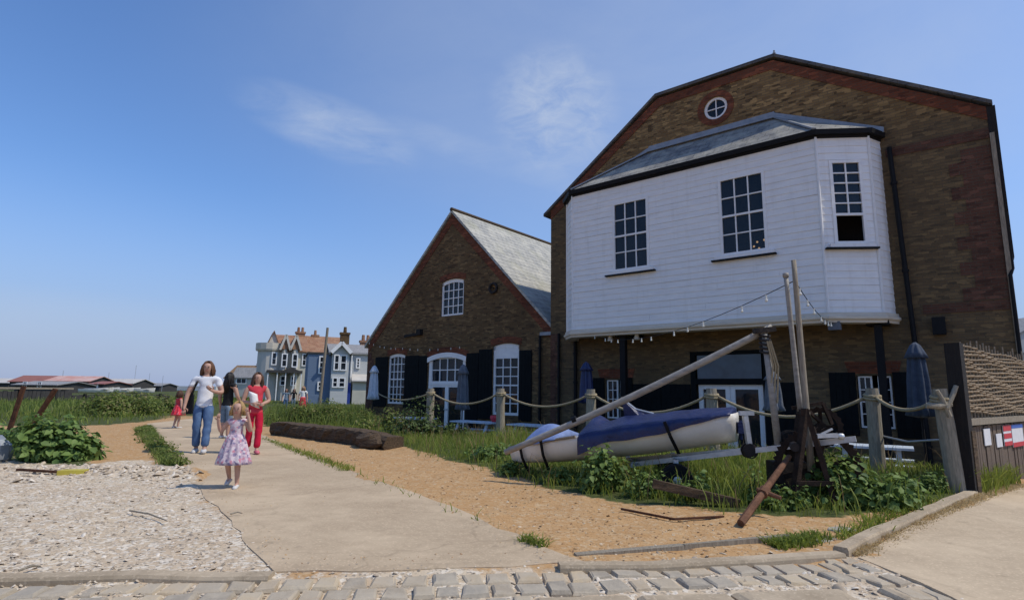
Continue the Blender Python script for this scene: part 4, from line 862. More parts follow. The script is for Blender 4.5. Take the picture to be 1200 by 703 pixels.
# anchor leaning in the grass
an_ = empty('rusty_anchor', gp(868, 612)); tag(an_, 'rusty iron anchor shank leaning from the gravel up into the weeds', 'anchor'); lo = an_.location
b = MB(); p, q = gp(868, 613, .04) - lo, at(925, 535, 6.7) - lo; b.tube([p, p.lerp(q, .4), q], [.038, .034, .028], 8, jit=.1); b.build('shank', M['anchorrust'], an_)
b = MB(); c = p.lerp(q, .43); sd3 = (q - p).cross(Vector((0, -.4, 1))).normalized(); b.tube([c - sd3 * .07, c, c + sd3 * .17], [.024, .03, .02], 8); b.tube([c - (q - p).normalized() * .05, c + (q - p).normalized() * .05], .055, 8); b.build('stock', M['anchorrust'], an_)
# loose timber and an iron bar
b = MB(); b.bar(gp(765, 566, .26), gp(866, 590, .08), .09, .09, jit=.12); tag(b.build('timber_beam', M['bark']), 'brown timber lying in the weeds in front of the trailer', 'timber')
b = MB(); b.bar(gp(728, 596, .03), gp(790, 608, .02), .025, .02); b.bar(gp(790, 608, .03), gp(848, 605, .02), .025, .02); tag(b.build('iron_bar', M['rust']), 'thin bent iron bar lying on the orange gravel', 'bar')
b = MB(); A1, A2, A3 = gp(674, 651.5, 0), gp(800, 642, 0), gp(925, 632, 0); b.bar(A1 + Vector((0, 0, -.03)), A2 + Vector((0, 0, -.02)), .06, .10, jit=.12); b.bar(A2 + Vector((.004, 0, -.018)), A3 + Vector((0, 0, -.01)), .06, .10, jit=.12); tag(b.build('timber_edging', M['oldwood']), 'low grey timber edging between the gravel and the setts', 'edging')
for px, py, sc, lab in ((958, 632, .17, 'round flagstone lying in grass inside the kerb corner'), (986, 622, .15, 'smaller flagstone lying just behind the kerb corner stone')):
    c = gp(px, py, .0); c.z = gh(c.x, c.y) + .005; b = MB(); n = 11; rr = [sc * random.uniform(.85, 1.12) for _ in range(n)]; V = []
    for s_, zz in ((1.0, -.12), (1., .0), (.9, .012)): V += [c + Vector((rr[k] * s_ * math.cos(2 * math.pi * k / n), .62 * rr[k] * s_ * math.sin(2 * math.pi * k / n), zz)) for k in range(n)]
    b.add(V, [(r_ * n + k, r_ * n + (k + 1) % n, (r_ + 1) * n + (k + 1) % n, (r_ + 1) * n + k) for r_ in (0, 1) for k in range(n)] + [tuple(2 * n + k for k in range(n))]); tag(b.build('flagstone', M['stone']), lab, 'stone')
# old timber baulk beside the path
p, q = gp(318, 509), gp(452, 526.5); p.z = q.z = 0; ln = (q - p).length; tb = empty('timber_baulk', (p + q) / 2, math.atan2(q.y - p.y, q.x - p.x)); tag(tb, 'huge rotting timber baulk lying on the gravel beside the path', 'timber')
b = MB(); n = 26; V = []; hh = .33
for i in range(n + 1):
    x = -ln / 2 + ln * i / n
    for k, (yy, zz) in enumerate(((-.0, -.05), (-.03, .10), (-.01, .26), (.0, hh), (.16, hh + .02), (.42, hh + .01), (.5, hh - .03), (.5, -.05))):
        e = .05 if k in (1, 2, 3) else .02; V.append(Vector((x + random.uniform(-.03, .03), yy + random.uniform(-e, e), zz * (1 - .25 * sm(.75, 1., i / n)) + random.uniform(-e, e) * .6)))
b.add(V, [(i * 8 + k, i * 8 + (k + 1) % 8, (i + 1) * 8 + (k + 1) % 8, (i + 1) * 8 + k) for i in range(n) for k in range(8)] + [tuple(range(7, -1, -1)), tuple(n * 8 + k for k in range(8))]); b.build('beam', M['bark'], tb)
b = MB(); b.ball((ln / 2 - .55, .0, .12), (.5, .28, .20), 12, 8, .14); b.build('broken_end', M['bark'], tb)
# ------------------------------------------------------------------ garden furniture and parasols
def picnic(name, s, t, rot, label, cat='table', ln=1.7, parts=True):
    p = W(s, t, 0); p.z = terrain(p.x, p.y); e = empty(name, p, RZ + rot); tag(e, label, cat, 'white picnic tables in the pub yard')
    b = MB()
    for k in range(5): b.box(-ln / 2, ln / 2, -.36 + k * .145, -.36 + k * .145 + .135, .70, .745)
    b.build('tabletop', M['paleblue'], e)
    for sy in (-1, 1):
        b = MB()
        for k in range(2): b.box(-ln / 2, ln / 2, sy * .66 - .14 + k * .14, sy * .66 - .14 + k * .14 + .13, .41, .45)
        b.build('seat', M['paleblue'], e)
    for sx in (-1, 1):
        b = MB(); x = sx * (ln / 2 - .25)
        for sy in (-1, 1): b.bar((x, sy * .18, .70), (x, sy * .55, -.02), .09, .045)
        b.box(x - .03, x + .03, -.82, .82, .35, .41); b.build('leg', M['paleblue'], e)
    return e
picnic('picnic_table', -4.2, 2.5, .05, 'white picnic table in front of the white house door', ln=1.5); picnic('picnic_table', -1.1, 2.6, .05, 'white picnic table between the house window and the nearer post'); picnic('picnic_table', 1.3, 2.6, -.03, 'white picnic table at the joint of house and warehouse')
picnic('picnic_table', 9.95, 2.9, .1, 'white picnic table behind the square topped post near the gear wheel', ln=1.4)
def parasol(px, Y, yt, ybot, rmax, mat, label):
    top = at(px, yt, Y); g = terrain(top.x, top.y); e = empty('closed_parasol', (top.x, top.y, g)); tag(e, label, 'parasol', 'closed parasols of the pub yard'); H = top.z - g; zb = at(px, ybot, Y).z - g; rmax *= .82
    b = MB(); b.tube([(0, 0, 0), (0, 0, H - .02)], .022, 8); b.lathe([(.22, 0), (.22, .05), (.05, .08), (.04, .2)], (0, 0, 0), 12); b.build('pole', M['blackwood'], e)
    b = MB(); hh = H - zb
    b.lathe([(rmax * .25, zb - .02), (rmax * 1.12, zb + .02), (rmax * .9, zb + hh * .15), (rmax * .8, zb + hh * .5), (rmax * .62, zb + hh * .82), (rmax * .3, H - .03), (.02, H)], (0, 0, 0), 40, fold=.22, nf=7); b.build('canopy', M[mat], e, smooth=True)
    b = MB(); b.lathe([(rmax * .95, H - hh * .2), (rmax * .72, H - hh * .12), (rmax * .42, H - .03), (.02, H + .03)], (0, 0, 0), 32, fold=.13, nf=7); b.build('vent_cap', M[mat], e, smooth=True); return e
parasol(1072, 10.6, 403, 488, .23, 'canvas', 'blue-grey closed parasol to the right of the ground floor window')
parasol(543, 20.6, 428, 480, .26, 'canvasg', 'grey closed parasol beside the white house door')
parasol(439, 24.3, 429, 468, .24, 'paleblue', 'pale closed parasol at the left corner of the house')
parasol(687, 17.2, 425, 472, .25, 'navy', 'dark blue closed parasol by the pipe left of the small window')
parasol(905, 11.3, 436, 482, .2, 'canvasg', 'grey closed parasol behind the spar prop')
p = W(-.4, 2.4, terrain(*W(-.4, 2.4)[:2]) + .75); b = MB(); b.lathe([(.16, 0), (.22, .12), (.2, .2), (.16, .2)], p, 14); o = b.build('table_pot', M['redp']); tag(o, 'red pot standing on a white picnic table by the house', 'pot')
# ------------------------------------------------------------------ boarded fence, willow screen and notices on the right
FA, FB = gp(1140, 580), gp(1203, 559); FB = FA + (FB - FA) * 1.6; fd = (FB - FA); fl = fd.length; fd.normalize(); frz = math.atan2(fd.y, fd.x)
fe = empty('boarded_fence', FA, frz); tag(fe, 'weathered upright boarded fence with a dark rail under the woven screen', 'fence')
zt = at(1150, 495, FA.y + .1).z
b = MB(); x = .0
while x < fl: w_ = random.uniform(.10, .14); b.box(x, x + w_ - .012, random.uniform(-.008, .008), .03, -.15, zt - .05 - random.uniform(0, .02)); x += w_
b.build('boards', M['chalk'], fe); b = MB(); b.box(-.05, fl, -.06, .06, zt - .035, zt + .05); b.build('rail', M['oldwood'], fe)
b = MB(); b.box(-.22, -.05, -.09, .09, -.2, 1.98, tap=.04); b.build('gatepost', M['blackwood'], fe)
b = MB(); b.box(-.14, .02, -.1, -.05, -.1, zt - .1); b.build('dark_board', M['bark'], fe)
we = empty('willow_screen', FA + Vector((0, 0, zt)), frz); tag(we, 'woven willow hurdle screen standing above the boarded fence', 'screen')
zh = at(1147, 402, FA.y).z - zt
b = MB(); st = [.02 + k * .16 for k in range(int(fl / .16))]
for x in st: b.tube([(x + random.uniform(-.01, .01), 0, .0), (x, 0, zh + random.uniform(-.02, .10))], .011, 5)
b.build('uprights', M['wicker'], we); b = MB(); z = .13; k = 0
while z < zh:
    ph = k % 2; pts = []
    for i, x in enumerate(st): pts.append((x, .034 * (1 if (i + ph) % 2 else -1), z + .02 * math.sin(x * 3 + k) + random.uniform(-.006, .006) - .05 * x / fl)); 
    b.tube(pts, random.uniform(.012, .019), 5, jit=.25); z += random.uniform(.040, .054); k += 1
b.build('woven_rods', M['wicker'], we)
nb = MB(); nt_ = empty('notice', FA, frz)
def notice(x0, x1, z0, z1, label, bars=()):
    b = MB(); b.box(x0, x1, -.022, -.012, z0, z1); o = b.build('notice', M['paper']); o.location = FA; o.rotation_euler = (0, 0, frz); tag(o, label, 'notice', 'notices pinned on the boarded fence')
    for name, mt, a, c, lo_, hi_ in bars:
        w_, h_ = x1 - x0, z1 - z0; MB().box(x0 + w_ * a, x0 + w_ * c, -.026, -.0225, z0 + h_ * lo_, z0 + h_ * hi_).build(name, M[mt], o)
bpy.data.objects.remove(nt_)
def fx(px): 
    d = ray(px, 500); n_ = Vector((-fd.y, fd.x, 0)); k = (FA - CAM).dot(n_) / d.dot(n_); return (CAM + d * k - FA).dot(fd)
def fz(px, py): d = ray(px, py); n_ = Vector((-fd.y, fd.x, 0)); k = (FA - CAM).dot(n_) / d.dot(n_); return CAM.z + d.z * k
notice(fx(1150), fx(1157.5), fz(1153, 522), fz(1153, 502), 'plain white sheet, leftmost of the fence notices')
notice(fx(1164), fx(1170.5), fz(1167, 524), fz(1167, 508), 'small grey faded card between the white and the red notices')
notice(fx(1173), fx(1182), fz(1178, 522), fz(1178, 498), 'narrow notice with red bands on the boarded fence', [('red_band', 'redp', .0, 1., .0, .2), ('red_band', 'redp', .0, 1., .35, .6), ('red_band', 'redp', .0, 1., .72, 1.)])
notice(fx(1183), fx(1196), fz(1190, 523), fz(1190, 497), 'white notice with a blue top and a red foot on the boarded fence', [('blue_band', 'bluep', .0, 1., .84, 1.), ('red_band', 'redp', .0, 1., .0, .2)])
# ------------------------------------------------------------------ festoon lights
def festoon(pts, nb, sag, label):
    e = empty('festoon_lights', pts[0]); tag(e, label, 'lights', 'strings of festoon bulbs'); lo = e.location; P_ = [Vector(p) - lo for p in pts]
    full = []
    for a, c in zip(P_, P_[1:]): full += [a.lerp(c, k / 16) - Vector((0, 0, sag * 4 * (k / 16) * (1 - k / 16))) for k in range(17)]
    MB().tube(full, .0055, 5).build('cable', M['black'], e)
    for k in range(nb):
        q = full[int((k + .5) / nb * (len(full) - 1))]
        h = MB(); h.tube([q, q - Vector((0, 0, .06))], .013, 6); h.ball(q - Vector((0, 0, .075)), .021, 8, 6); h.build('bulb', M['lampwhite'], e)
festoon([W(2.6, 1.3, 3.0), TOPA - Vector((0, 0, .25))], 12, .35, 'string of bulbs rising from the bay foot to the tall pole')
festoon([TOPA - Vector((0, 0, .25)), W(9.15, 1.2, 3.0)], 7, .15, 'string of bulbs dropping from the tall pole to the junction box')
festoon([W(-10.9, -.2, 3.55), W(-8.3, -.2, 3.15), W(-4.2, -.2, 3.1)], 13, .1, 'string of bulbs along the front wall of the gabled house')

# ------------------------------------------------------------------ things at the left edge
for (px, yb, yt, dx, lab, r) in ((8, 508, 452, .18, 'rusty leaning post at the picture edge beside a taller one', .06), (24, 512, 455, .62, 'dark rusty post leaning right, half sunk in the leafy bush', .07)):
    g = gp(px, yb); d = ray(px, yt); h = CH + d.z * g.y / d.y; b = MB(); b.bar((g.x, g.y, -.2), (g.x + dx, g.y + .1, h), r * 1.7, r, jit=.1); tag(b.build('rusty_post', M['rust']), lab, 'post')
c = gp(-6, 541); b = MB(); b.ball((c.x - .1, c.y + .0, .16), (.32, .26, .28), 12, 8, .07); tag(b.build('boulder', M['lead'], smooth=False), 'grey boulder against the leafy bush at the edge', 'rock')
e = empty('yellow_crate_piece', gp(84, 557), .3); tag(e, 'broken piece of yellow plastic crate lying on the shells', 'litter')
b = MB(); b.box(-.16, .16, -.05, .12, .05, .075); b.box(-.16, .16, -.06, -.045, .0, .07); b.build('panel', M['yellow'], e); b = MB(); b.bar((-.16, .02, .05), (-.75, .25, .07), .05, .03); b.build('strap', M['rust'], e)
for (x0, y0, x1, y1, lab) in ((152, 598, 196, 610, 'longest driftwood stick in the middle of the shells'), (22, 668, 48, 663, 'short dark stick near the concrete ledge at the left'), (270, 602, 284, 601, 'small stick on the shells beside the path')):
    p, q = gp(x0, y0, .035), gp(x1, y1, .035); b = MB(); b.tube([p, p.lerp(q, .5) + Vector((0, .02, .012)), q], [.008, .008, .005], 6, jit=.15); tag(b.build('stick', M['oldwood']), lab, 'stick', 'sticks on the shell beach')
# ------------------------------------------------------------------ loose shells and pebbles
def scatter(name, zone, n, s0, s1, mat, dens=None, flat=.35, lift=.0, edge=.25, onpath=False):
    lo, hi = zone.min(0), zone.max(0); lo = np.maximum(lo, [-12, 3.0]); hi = np.minimum(hi, [8, 17]); pts = []
    while sum(map(len, pts)) < n:
        q = rng.uniform(lo, hi, (n * 3, 2)); q = q[sdist(q, zone) + rng.normal(0, edge, len(q)) > 0]; q = q[rng.random(len(q)) < np.clip((4.5 / q[:, 1]) ** 1.6, 0, 1)]
        if not onpath: q = q[sdist(q, PATH) - np.abs(rng.normal(0, .10, len(q))) < 0]
        if dens is not None: q = q[rng.random(len(q)) < dens(q)]
        pts.append(q)
    q = np.concatenate(pts)[:n]; k = 6; an = np.arange(k) * 2 * np.pi / k; ph = rng.uniform(0, 6.28, n); sz = s0 + (s1 - s0) * rng.random(n) ** 2.4
    el = rng.uniform(.5, 1., n); r = sz[:, None] * rng.uniform(.75, 1.15, (n, k)); x = r * np.cos(an); y = r * np.sin(an) * el[:, None]
    X_ = x * np.cos(ph)[:, None] - y * np.sin(ph)[:, None]; Y_ = x * np.sin(ph)[:, None] + y * np.cos(ph)[:, None]
    tl = rng.normal(0, .28, (n, 2)); zb = ghv(q)
    Z_ = zb[:, None] + lift + X_ * tl[:, :1] + Y_ * tl[:, 1:]
    V = np.zeros((n, 2 * k + 1, 3)); V[:, :k, 0] = q[:, :1] + X_; V[:, :k, 1] = q[:, 1:] + Y_; V[:, :k, 2] = Z_ + (sz * .08)[:, None]
    V[:, k:2 * k, 0] = q[:, :1] + X_ * .6; V[:, k:2 * k, 1] = q[:, 1:] + Y_ * .6; V[:, k:2 * k, 2] = Z_ + (sz * flat * .85)[:, None]
    V[:, 2 * k, :2] = q; V[:, 2 * k, 2] = zb + lift + sz * flat
    F1 = [[j, (j + 1) % k, k + (j + 1) % k, k + j] for j in range(k)]; F2 = [[k + j, k + (j + 1) % k, 2 * k, 2 * k] for j in range(k)]
    F3 = np.array([[a, b_, c] for a, b_, c, d_ in F1] + [[a, c, d_] for a, b_, c, d_ in F1] + [[a, b_, c] for a, b_, c, d_ in F2])
    F = (np.arange(n) * (2 * k + 1))[:, None, None] + F3[None]
    o = raw_mesh(name, V.reshape(-1, 3), F.reshape(-1, 3), mat, np.repeat(rng.random(n), 2 * k + 1)); tag(o, kind='stuff'); return o
def rndmat(name, stops, rough=.7):
    t = NT(name); c = t.ramp(t.attr('rnd'), stops); t.color(t.mix(t.ramp(t.noise(50, 3), [(.4, (0, 0, 0)), (.8, (.3, .3, .3))]), c, (.2, .17, .14))); t.set(Roughness=rough); t.b.inputs['Specular IOR Level'].default_value = .25; return t.m
M['shells'] = rndmat('oyster_shells', [(0, (.24, .195, .15)), (.12, (.36, .285, .20)), (.4, (.48, .38, .27)), (.75, (.56, .46, .34)), (1, (.72, .64, .53))])
M['pebbles'] = rndmat('flint_pebbles', [(0, (.24, .13, .06)), (.4, (.38, .22, .09)), (.8, (.48, .33, .17)), (1, (.62, .52, .38))])
scatter('shells', Z_SHELL, 7000, .007, .030, M['shells'], edge=.3)
bank = lambda q: np.clip(np.exp(-((q[:, 0] + 5.2) / 2.2) ** 2 - ((q[:, 1] - 8.0 + .12 * q[:, 0]) / .45) ** 2) + .0005, 0, 1)
scatter('large_shells', Z_SHELL, 420, .025, .065, M['shells'], dens=bank, flat=.5)
Z_GRAV = poly([(292, 512), (470, 523), (560, 550), (640, 576), (730, 594), (850, 607), (985, 615), (985, 640), (690, 662), (560, 608), (480, 577), (400, 550)])
scatter('pebbles', Z_GRAV, 2200, .006, .022, M['pebbles'], edge=.06)
scatter('spilled_grit', PATH, 900, .003, .011, M['pebbles'], lift=.058, edge=.02, onpath=True, dens=lambda q: np.clip(np.exp(-sdist(q, PATH) / .22) + .06, 0, 1))
Z_SETT = np.vstack([poly([(-200, 676), (320, 676), (700, 668), (985, 655)]), np.array([[2.6, 3.4], [-4, 3.0]])])
o = scatter('grit', Z_SETT, 900, .006, .018, M['shells'], lift=.012, dens=lambda q: np.clip(.0 - .45 * (q[:, 0] + .6), .02, 1))
# ------------------------------------------------------------------ vegetation
M['grass'] = leafmat('grass_blades', (.10, .145, .022), (.29, .335, .06), .5, (.40, .28, .12))
M['tall'] = leafmat('tall_weeds', (.09, .135, .028), (.23, .275, .065), .45, (.28, .24, .11))
M['leafA'] = leafmat('mallow_leaves', (.07, .13, .035), (.20, .29, .075), .35)
M['leafB'] = leafmat('dark_bush_leaves', (.03, .055, .018), (.09, .13, .035), .25)
M['leafC'] = leafmat('sea_beet_leaves', (.075, .13, .035), (.20, .28, .07), .35)
M['stem'] = simple('green_stems', (.08, .10, .035), (.05, .06, .02), 9, .8)
def in_zone(zone, n, edge=.1, ylim=(3, 60)):
    lo, hi = zone.min(0), zone.max(0); out = []
    while sum(map(len, out)) < n:
        q = rng.uniform(lo, hi, (n * 2, 2)); q = q[sdist(q, zone) + rng.normal(0, edge, len(q)) > 0]; q = q[sdist(q, PATH) < -.03]; q = q[sdist(q, ROAD) < -.1]; out.append(q)
    return np.concatenate(out)[:n]
def blades(name, q, h, wd, mat, lean=.35, hvar=.5, clump=1.2, kind='stuff', droop=.4):
    n = len(q); cl_ = fbm(q, clump, 31); hh = h * (1 - hvar + 2 * hvar * cl_) * rng.uniform(.55, 1.25, n); an = rng.uniform(0, 6.28, n); ln = rng.normal(0, lean, (n, 2)) * hh[:, None]; w = wd * rng.uniform(.6, 1.3, n)
    zb = ghv(q) - .01; dx, dy = np.cos(an) * w / 2, np.sin(an) * w / 2; V = np.zeros((n, 7, 3)); F = []
    for i, (f, ww) in enumerate(((0, 1.), (.4, .9), (.75, .6))):
        c = q + ln * f ** 1.8; zz = zb + hh * (f - droop * .25 * f ** 3)
        V[:, 2 * i, 0] = c[:, 0] - dx * ww; V[:, 2 * i, 1] = c[:, 1] - dy * ww; V[:, 2 * i + 1, 0] = c[:, 0] + dx * ww; V[:, 2 * i + 1, 1] = c[:, 1] + dy * ww; V[:, 2 * i, 2] = zz; V[:, 2 * i + 1, 2] = zz
    V[:, 6, :2] = q + ln * 1.15; V[:, 6, 2] = zb + hh * (1 - droop * .35)
    F3 = np.array([[0, 1, 3], [0, 3, 2], [2, 3, 5], [2, 5, 4], [4, 5, 6]]); F = (np.arange(n) * 7)[:, None, None] + F3[None]
    r = np.clip(.65 * cl_ + .5 * rng.random(n) - .12, 0, 1); o = raw_mesh(name, V.reshape(-1, 3), F.reshape(-1, 3), mat, np.repeat(r, 7)); tag(o, kind=kind); return o
blades('grass', in_zone(Z_GRASS, 30000, .12), .16, .012, M['grass'])
tz = poly([(545, 535), (600, 545), (700, 556), (745, 588), (850, 600), (985, 606), (1060, 596), (1030, 550), (835, 535), (693, 515), (600, 510)])
blades('tall_grass', in_zone(tz, 7000, .15), .31, .014, M['grass'], .3, .75, .8)
blades('verge_grass', in_zone(Z_VERGE, 7000, .05), .13, .016, M['tall'], .5, .3)
blades('rough_grass', np.vstack([in_zone(Z_FAR, 12000, .4)]), .28, .035, M['grass'], .4, .4)
reed = poly([(-30, 470), (-30, 490), (40, 491), (90, 492), (150, 489), (200, 483), (206, 477), (120, 470)])
blades('tall_weeds', in_zone(reed, 2500, .5), .42, .05, M['tall'], .16, .5, .35)
blades('tall_weeds', in_zone(poly([(316, 500), (320, 482), (440, 484), (450, 497), (440, 503)]), 3500, .12), .62, .024, M['tall'], .18, .45, .6)
blades('log_grass', in_zone(Z_LOG, 7000, .1), .20, .02, M['grass'], .4, .4)
# thin grass along the right edge of the path, and by the kerbs
def along(pts, n, wd):
    q = [np.array(gp(*p)[:2]) for p in pts]; o = []
    for a, b in zip(q, q[1:]): k = max(2, int(n * np.linalg.norm(b - a))); u_ = rng.random((k, 1)); d = (b - a) / np.linalg.norm(b - a); o.append(a + (b - a) * u_ + np.array([-d[1], d[0]]) * rng.normal(0, wd, (k, 1)))
    return np.concatenate(o)
q = along([(306, 514), (340, 527), (372, 538), (410, 553)], 170, .07); q2 = along([(612, 634), (628, 639), (640, 642)], 500, .035); q3 = along([(420, 557), (600, 628)], 12, .05)
blades('edge_grass', np.vstack([q, q2, q3]), .10, .014, M['grass'], .6, .4)
blades('kerb_grass', np.vstack([along([(905, 640), (935, 637), (960, 630)], 1300, .06), along([(985, 634), (1030, 612), (1090, 590)], 260, .07)]), .10, .014, M['grass'], .5, .4)
M['drier'] = leafmat('straw', (.36, .26, .12), (.56, .44, .24), .5)
blades('dry_grass', along([(1000, 652), (1042, 630), (1094, 605), (1142, 587), (1198, 568)], 800, .06), .05, .010, M['drier'], .7, .4)
blades('fence_grass', along([(1128, 580), (1150, 574), (1180, 565)], 420, .1), .34, .014, M['grass'], .35, .4)
M['dry'] = leafmat('dry_grass', (.16, .10, .045), (.34, .24, .11), .3)
blades('dry_stems', in_zone(Z_GRASS, 900, .1), .50, .010, M['dry'], .25, .5, .9)
def leaves(c, rad, n, size, mat, name, label, cat, group=None, lobes=True, base=0., stems=10, shape=.5):
    """a bush: leaf-shaped folded faces through a lumpy volume, on thin stems"""
    c = np.array(c, float); rad = np.array(rad, float); nl = 9; lc = rng.normal(0, .42, (nl, 3)) * rad; lc[:, 2] = np.abs(lc[:, 2]) * .9
    u_ = rng.normal(0, 1, (n, 3)); u_ /= np.linalg.norm(u_, axis=1)[:, None]; rr = rng.random(n) ** (1 / 2.6); w_ = rng.integers(0, nl, n)
    p = lc[w_] * .8 + u_ * rr[:, None] * rad * rng.uniform(.45, .62, (nl, 1))[w_]; p[:, 2] = np.abs(p[:, 2]) + base * rad[2]; p += c
    up = u_ * .7 + np.array([0, 0, .75]) + rng.normal(0, .35, (n, 3)); up /= np.linalg.norm(up, axis=1)[:, None]
    t1 = np.cross(up, rng.normal(0, 1, (n, 3))); t1 /= np.linalg.norm(t1, axis=1)[:, None]; t2 = np.cross(up, t1); sz = size * rng.uniform(.45, 1.2, n)
    prof = [(0, 0, 0), (.28, .42, .05), (.62, .40, .02), (1., 0, -.16), (.62, -.40, .02), (.28, -.42, .05), (.45, 0, -.05)]
    V = np.stack([p + t1 * (a * sz)[:, None] + t2 * (b_ * sz * shape * 1.6)[:, None] + up * (z_ * sz * 1.5)[:, None] for a, b_, z_ in prof], 1)
    F3 = np.array([[0, 1, 6], [1, 2, 6], [2, 3, 6], [3, 4, 6], [4, 5, 6], [5, 0, 6]]); F = (np.arange(n) * 7)[:, None, None] + F3[None]
    o = raw_mesh(name, V.reshape(-1, 3), F.reshape(-1, 3), mat, np.repeat(rng.random(n), 7)); tag(o, label, cat, group)
    b = MB(); 
    for k in range(stems):
        q = c + lc[k % nl] * .8; b.tube([(c[0] + random.uniform(-.3, .3) * rad[0], c[1] + random.uniform(-.3, .3) * rad[1], c[2] - .05), tuple((c + q) / 2 + np.array([0, 0, .05])), tuple(q + np.array([0, 0, .2 * rad[2]]))], [.012, .01, .005], 5)
    b.build('stems', M['stem'], o); return o
g = gp(46, 543); leaves((g.x - .08, g.y + .45, .02), (.68, .5, .74), 2600, .13, M['leafA'], 'leafy_bush', 'large light green mallow bush on the shell bank at the left edge', 'bush', base=.0)
g = gp(-30, 535); leaves((g.x, g.y + .9, .02), (.8, .5, .6), 1200, .115, M['leafA'], 'leafy_bush', 'pale leafy bush behind the leaning rusty posts', 'bush')
g = gp(706, 582); leaves((g.x, g.y + .1, .05), (.36, .28, .58), 850, .085, M['leafC'], 'sea_beet_plant', 'upright leafy plant growing against the middle of the boat', 'plant', 'sea beet plants')
g = gp(1012, 604); leaves((g.x, g.y + .2, .03), (.50, .32, .62), 1700, .095, M['leafC'], 'sea_beet_plant', 'broad leafy plant covering the foot of the big toothed wheel', 'plant', 'sea beet plants')
g = gp(1062, 596); leaves((g.x, g.y + .1, .05), (.34, .22, .30), 600, .08, M['leafC'], 'sea_beet_plant', 'low leafy plant spilling onto the kerb by the road', 'plant', 'sea beet plants')
g = gp(893, 602); leaves((g.x, g.y + .2, .05), (.12, .14, .62), 190, .06, M['leafC'], 'sea_beet_plant', 'thin tall plant beside the anchor shank', 'plant', 'sea beet plants')
g = gp(1095, 583); leaves((g.x, g.y + .1, .05), (.24, .2, .42), 520, .05, M['leafC'], 'green_bush', 'fine leaved light green bush beside the leaning corner post', 'bush')
g = gp(492, 514); leaves((g.x, g.y + .35, .0), (1.05, .6, .85), 2600, .085, M['leafB'], 'dark_bush', 'dark green bush under the rope at the white house door', 'bush')
g = gp(452, 508); leaves((g.x - .2, g.y + .6, .0), (.75, .5, .6), 1300, .085, M['tall'], 'green_bush', 'lighter bush at the foot of the far corner post', 'bush')
g = gp(572, 545); leaves((g.x + .1, g.y + .3, .05), (.75, .45, .38), 1300, .08, M['leafC'], 'green_bush', 'low bright weeds in front of the boat bow', 'bush')
for px, py, r_, lab in ((655, 572, .3, 'weed clump under the fore part of the boat'), (760, 590, .25, 'weed clump left of the lying timber'), (820, 594, .28, 'weed clump on top of the lying timber'), (935, 604, .25, 'weed clump in front of the windlass frame'), (600, 560, .3, 'weed clump below the low end of the spar')):
    g = gp(px, py); leaves((g.x, g.y + .15, .05), (r_, .22, .3), 420, .06, M['leafC'], 'weed_clump', lab, 'plant', 'weed clumps')
for px, py, lab in ((166, 509, 'farthest'), (176, 518, 'second'), (186, 527, 'middle'), (195, 535, 'fourth'), (204, 544, 'nearest')):
    g = gp(px + 3, py); leaves((g.x, g.y, 0), (.26, .3, .2), 420, .055, M['tall'], 'verge_plant', lab + ' of the five low green clumps edging the left side of the path', 'plant', 'low clumps along the path')
for px, py, w_, lab in ((94, 488, 1.3, 'leftmost of the row by the harbour fence'), (120, 487, 1.4, 'second from the left in the row by the harbour fence'), (147, 486, 1.4, 'second from the child in red'), (176, 484, 1.3, 'nearest the child in red')):
    g = gp(px, py); leaves((g.x, g.y + .8, 0), (w_ * 1.1, .9, .88), 2600, .12, M['tall'], 'scrub_bush', 'round green scrub bush, ' + lab, 'bush', 'scrub along the harbour fence')
for px, lab in ((338, 'beside the red woman'), (372, 'in the middle of the row'), (410, 'next to the far corner post')):
    g = gp(px, 499); leaves((g.x, g.y + .9, 0), (1.0, .6, .86), 2600, .085, M['tall'], 'scrub_bush', 'tall green weeds behind the timber baulk, ' + lab, 'bush', 'weeds behind the baulk')

# ------------------------------------------------------------------ far buildings
def mat(name, c, c2=None, **k): return simple(name, c, c2, **k)
M.update(sage=mat('sage_render', (.54, .51, .41), (.46, .44, .36), scale=1.2), grey=mat('grey_render', (.60, .56, .48), (.52, .48, .41), scale=1.2), bluew=mat('blue_boarding', (.15, .205, .29), (.115, .16, .235), scale=2, stretch=(.3, .3, 6)), palew=mat('pale_blue_boarding', (.53, .53, .50), (.46, .46, .44), scale=2, stretch=(.3, .3, 6)),
  tile=slatemat('orange_tiles', (.31, .15, .075), (.23, .105, .055), .25, .22, lichen=(.36, .21, .12)), btile=slatemat('brown_tiles', (.25, .15, .07), (.18, .11, .055), .25, .22), gtile=slatemat('grey_tiles', (.30, .29, .28), (.24, .235, .23), .3, .22), redroof=mat('red_sheet_roof', (.30, .12, .09), (.24, .10, .08), scale=.8), paleroof=mat('pale_sheet_roof', (.52, .49, .44), (.42, .38, .34), scale=.8), pinkroof=mat('faded_red_roof', (.55, .40, .35), (.48, .22, .17), scale=.5), shed=mat('dark_shed_boards', (.06, .055, .05), (.035, .032, .03), scale=2), bluedoor=mat('blue_door', (.02, .05, .28), (.015, .04, .2)))
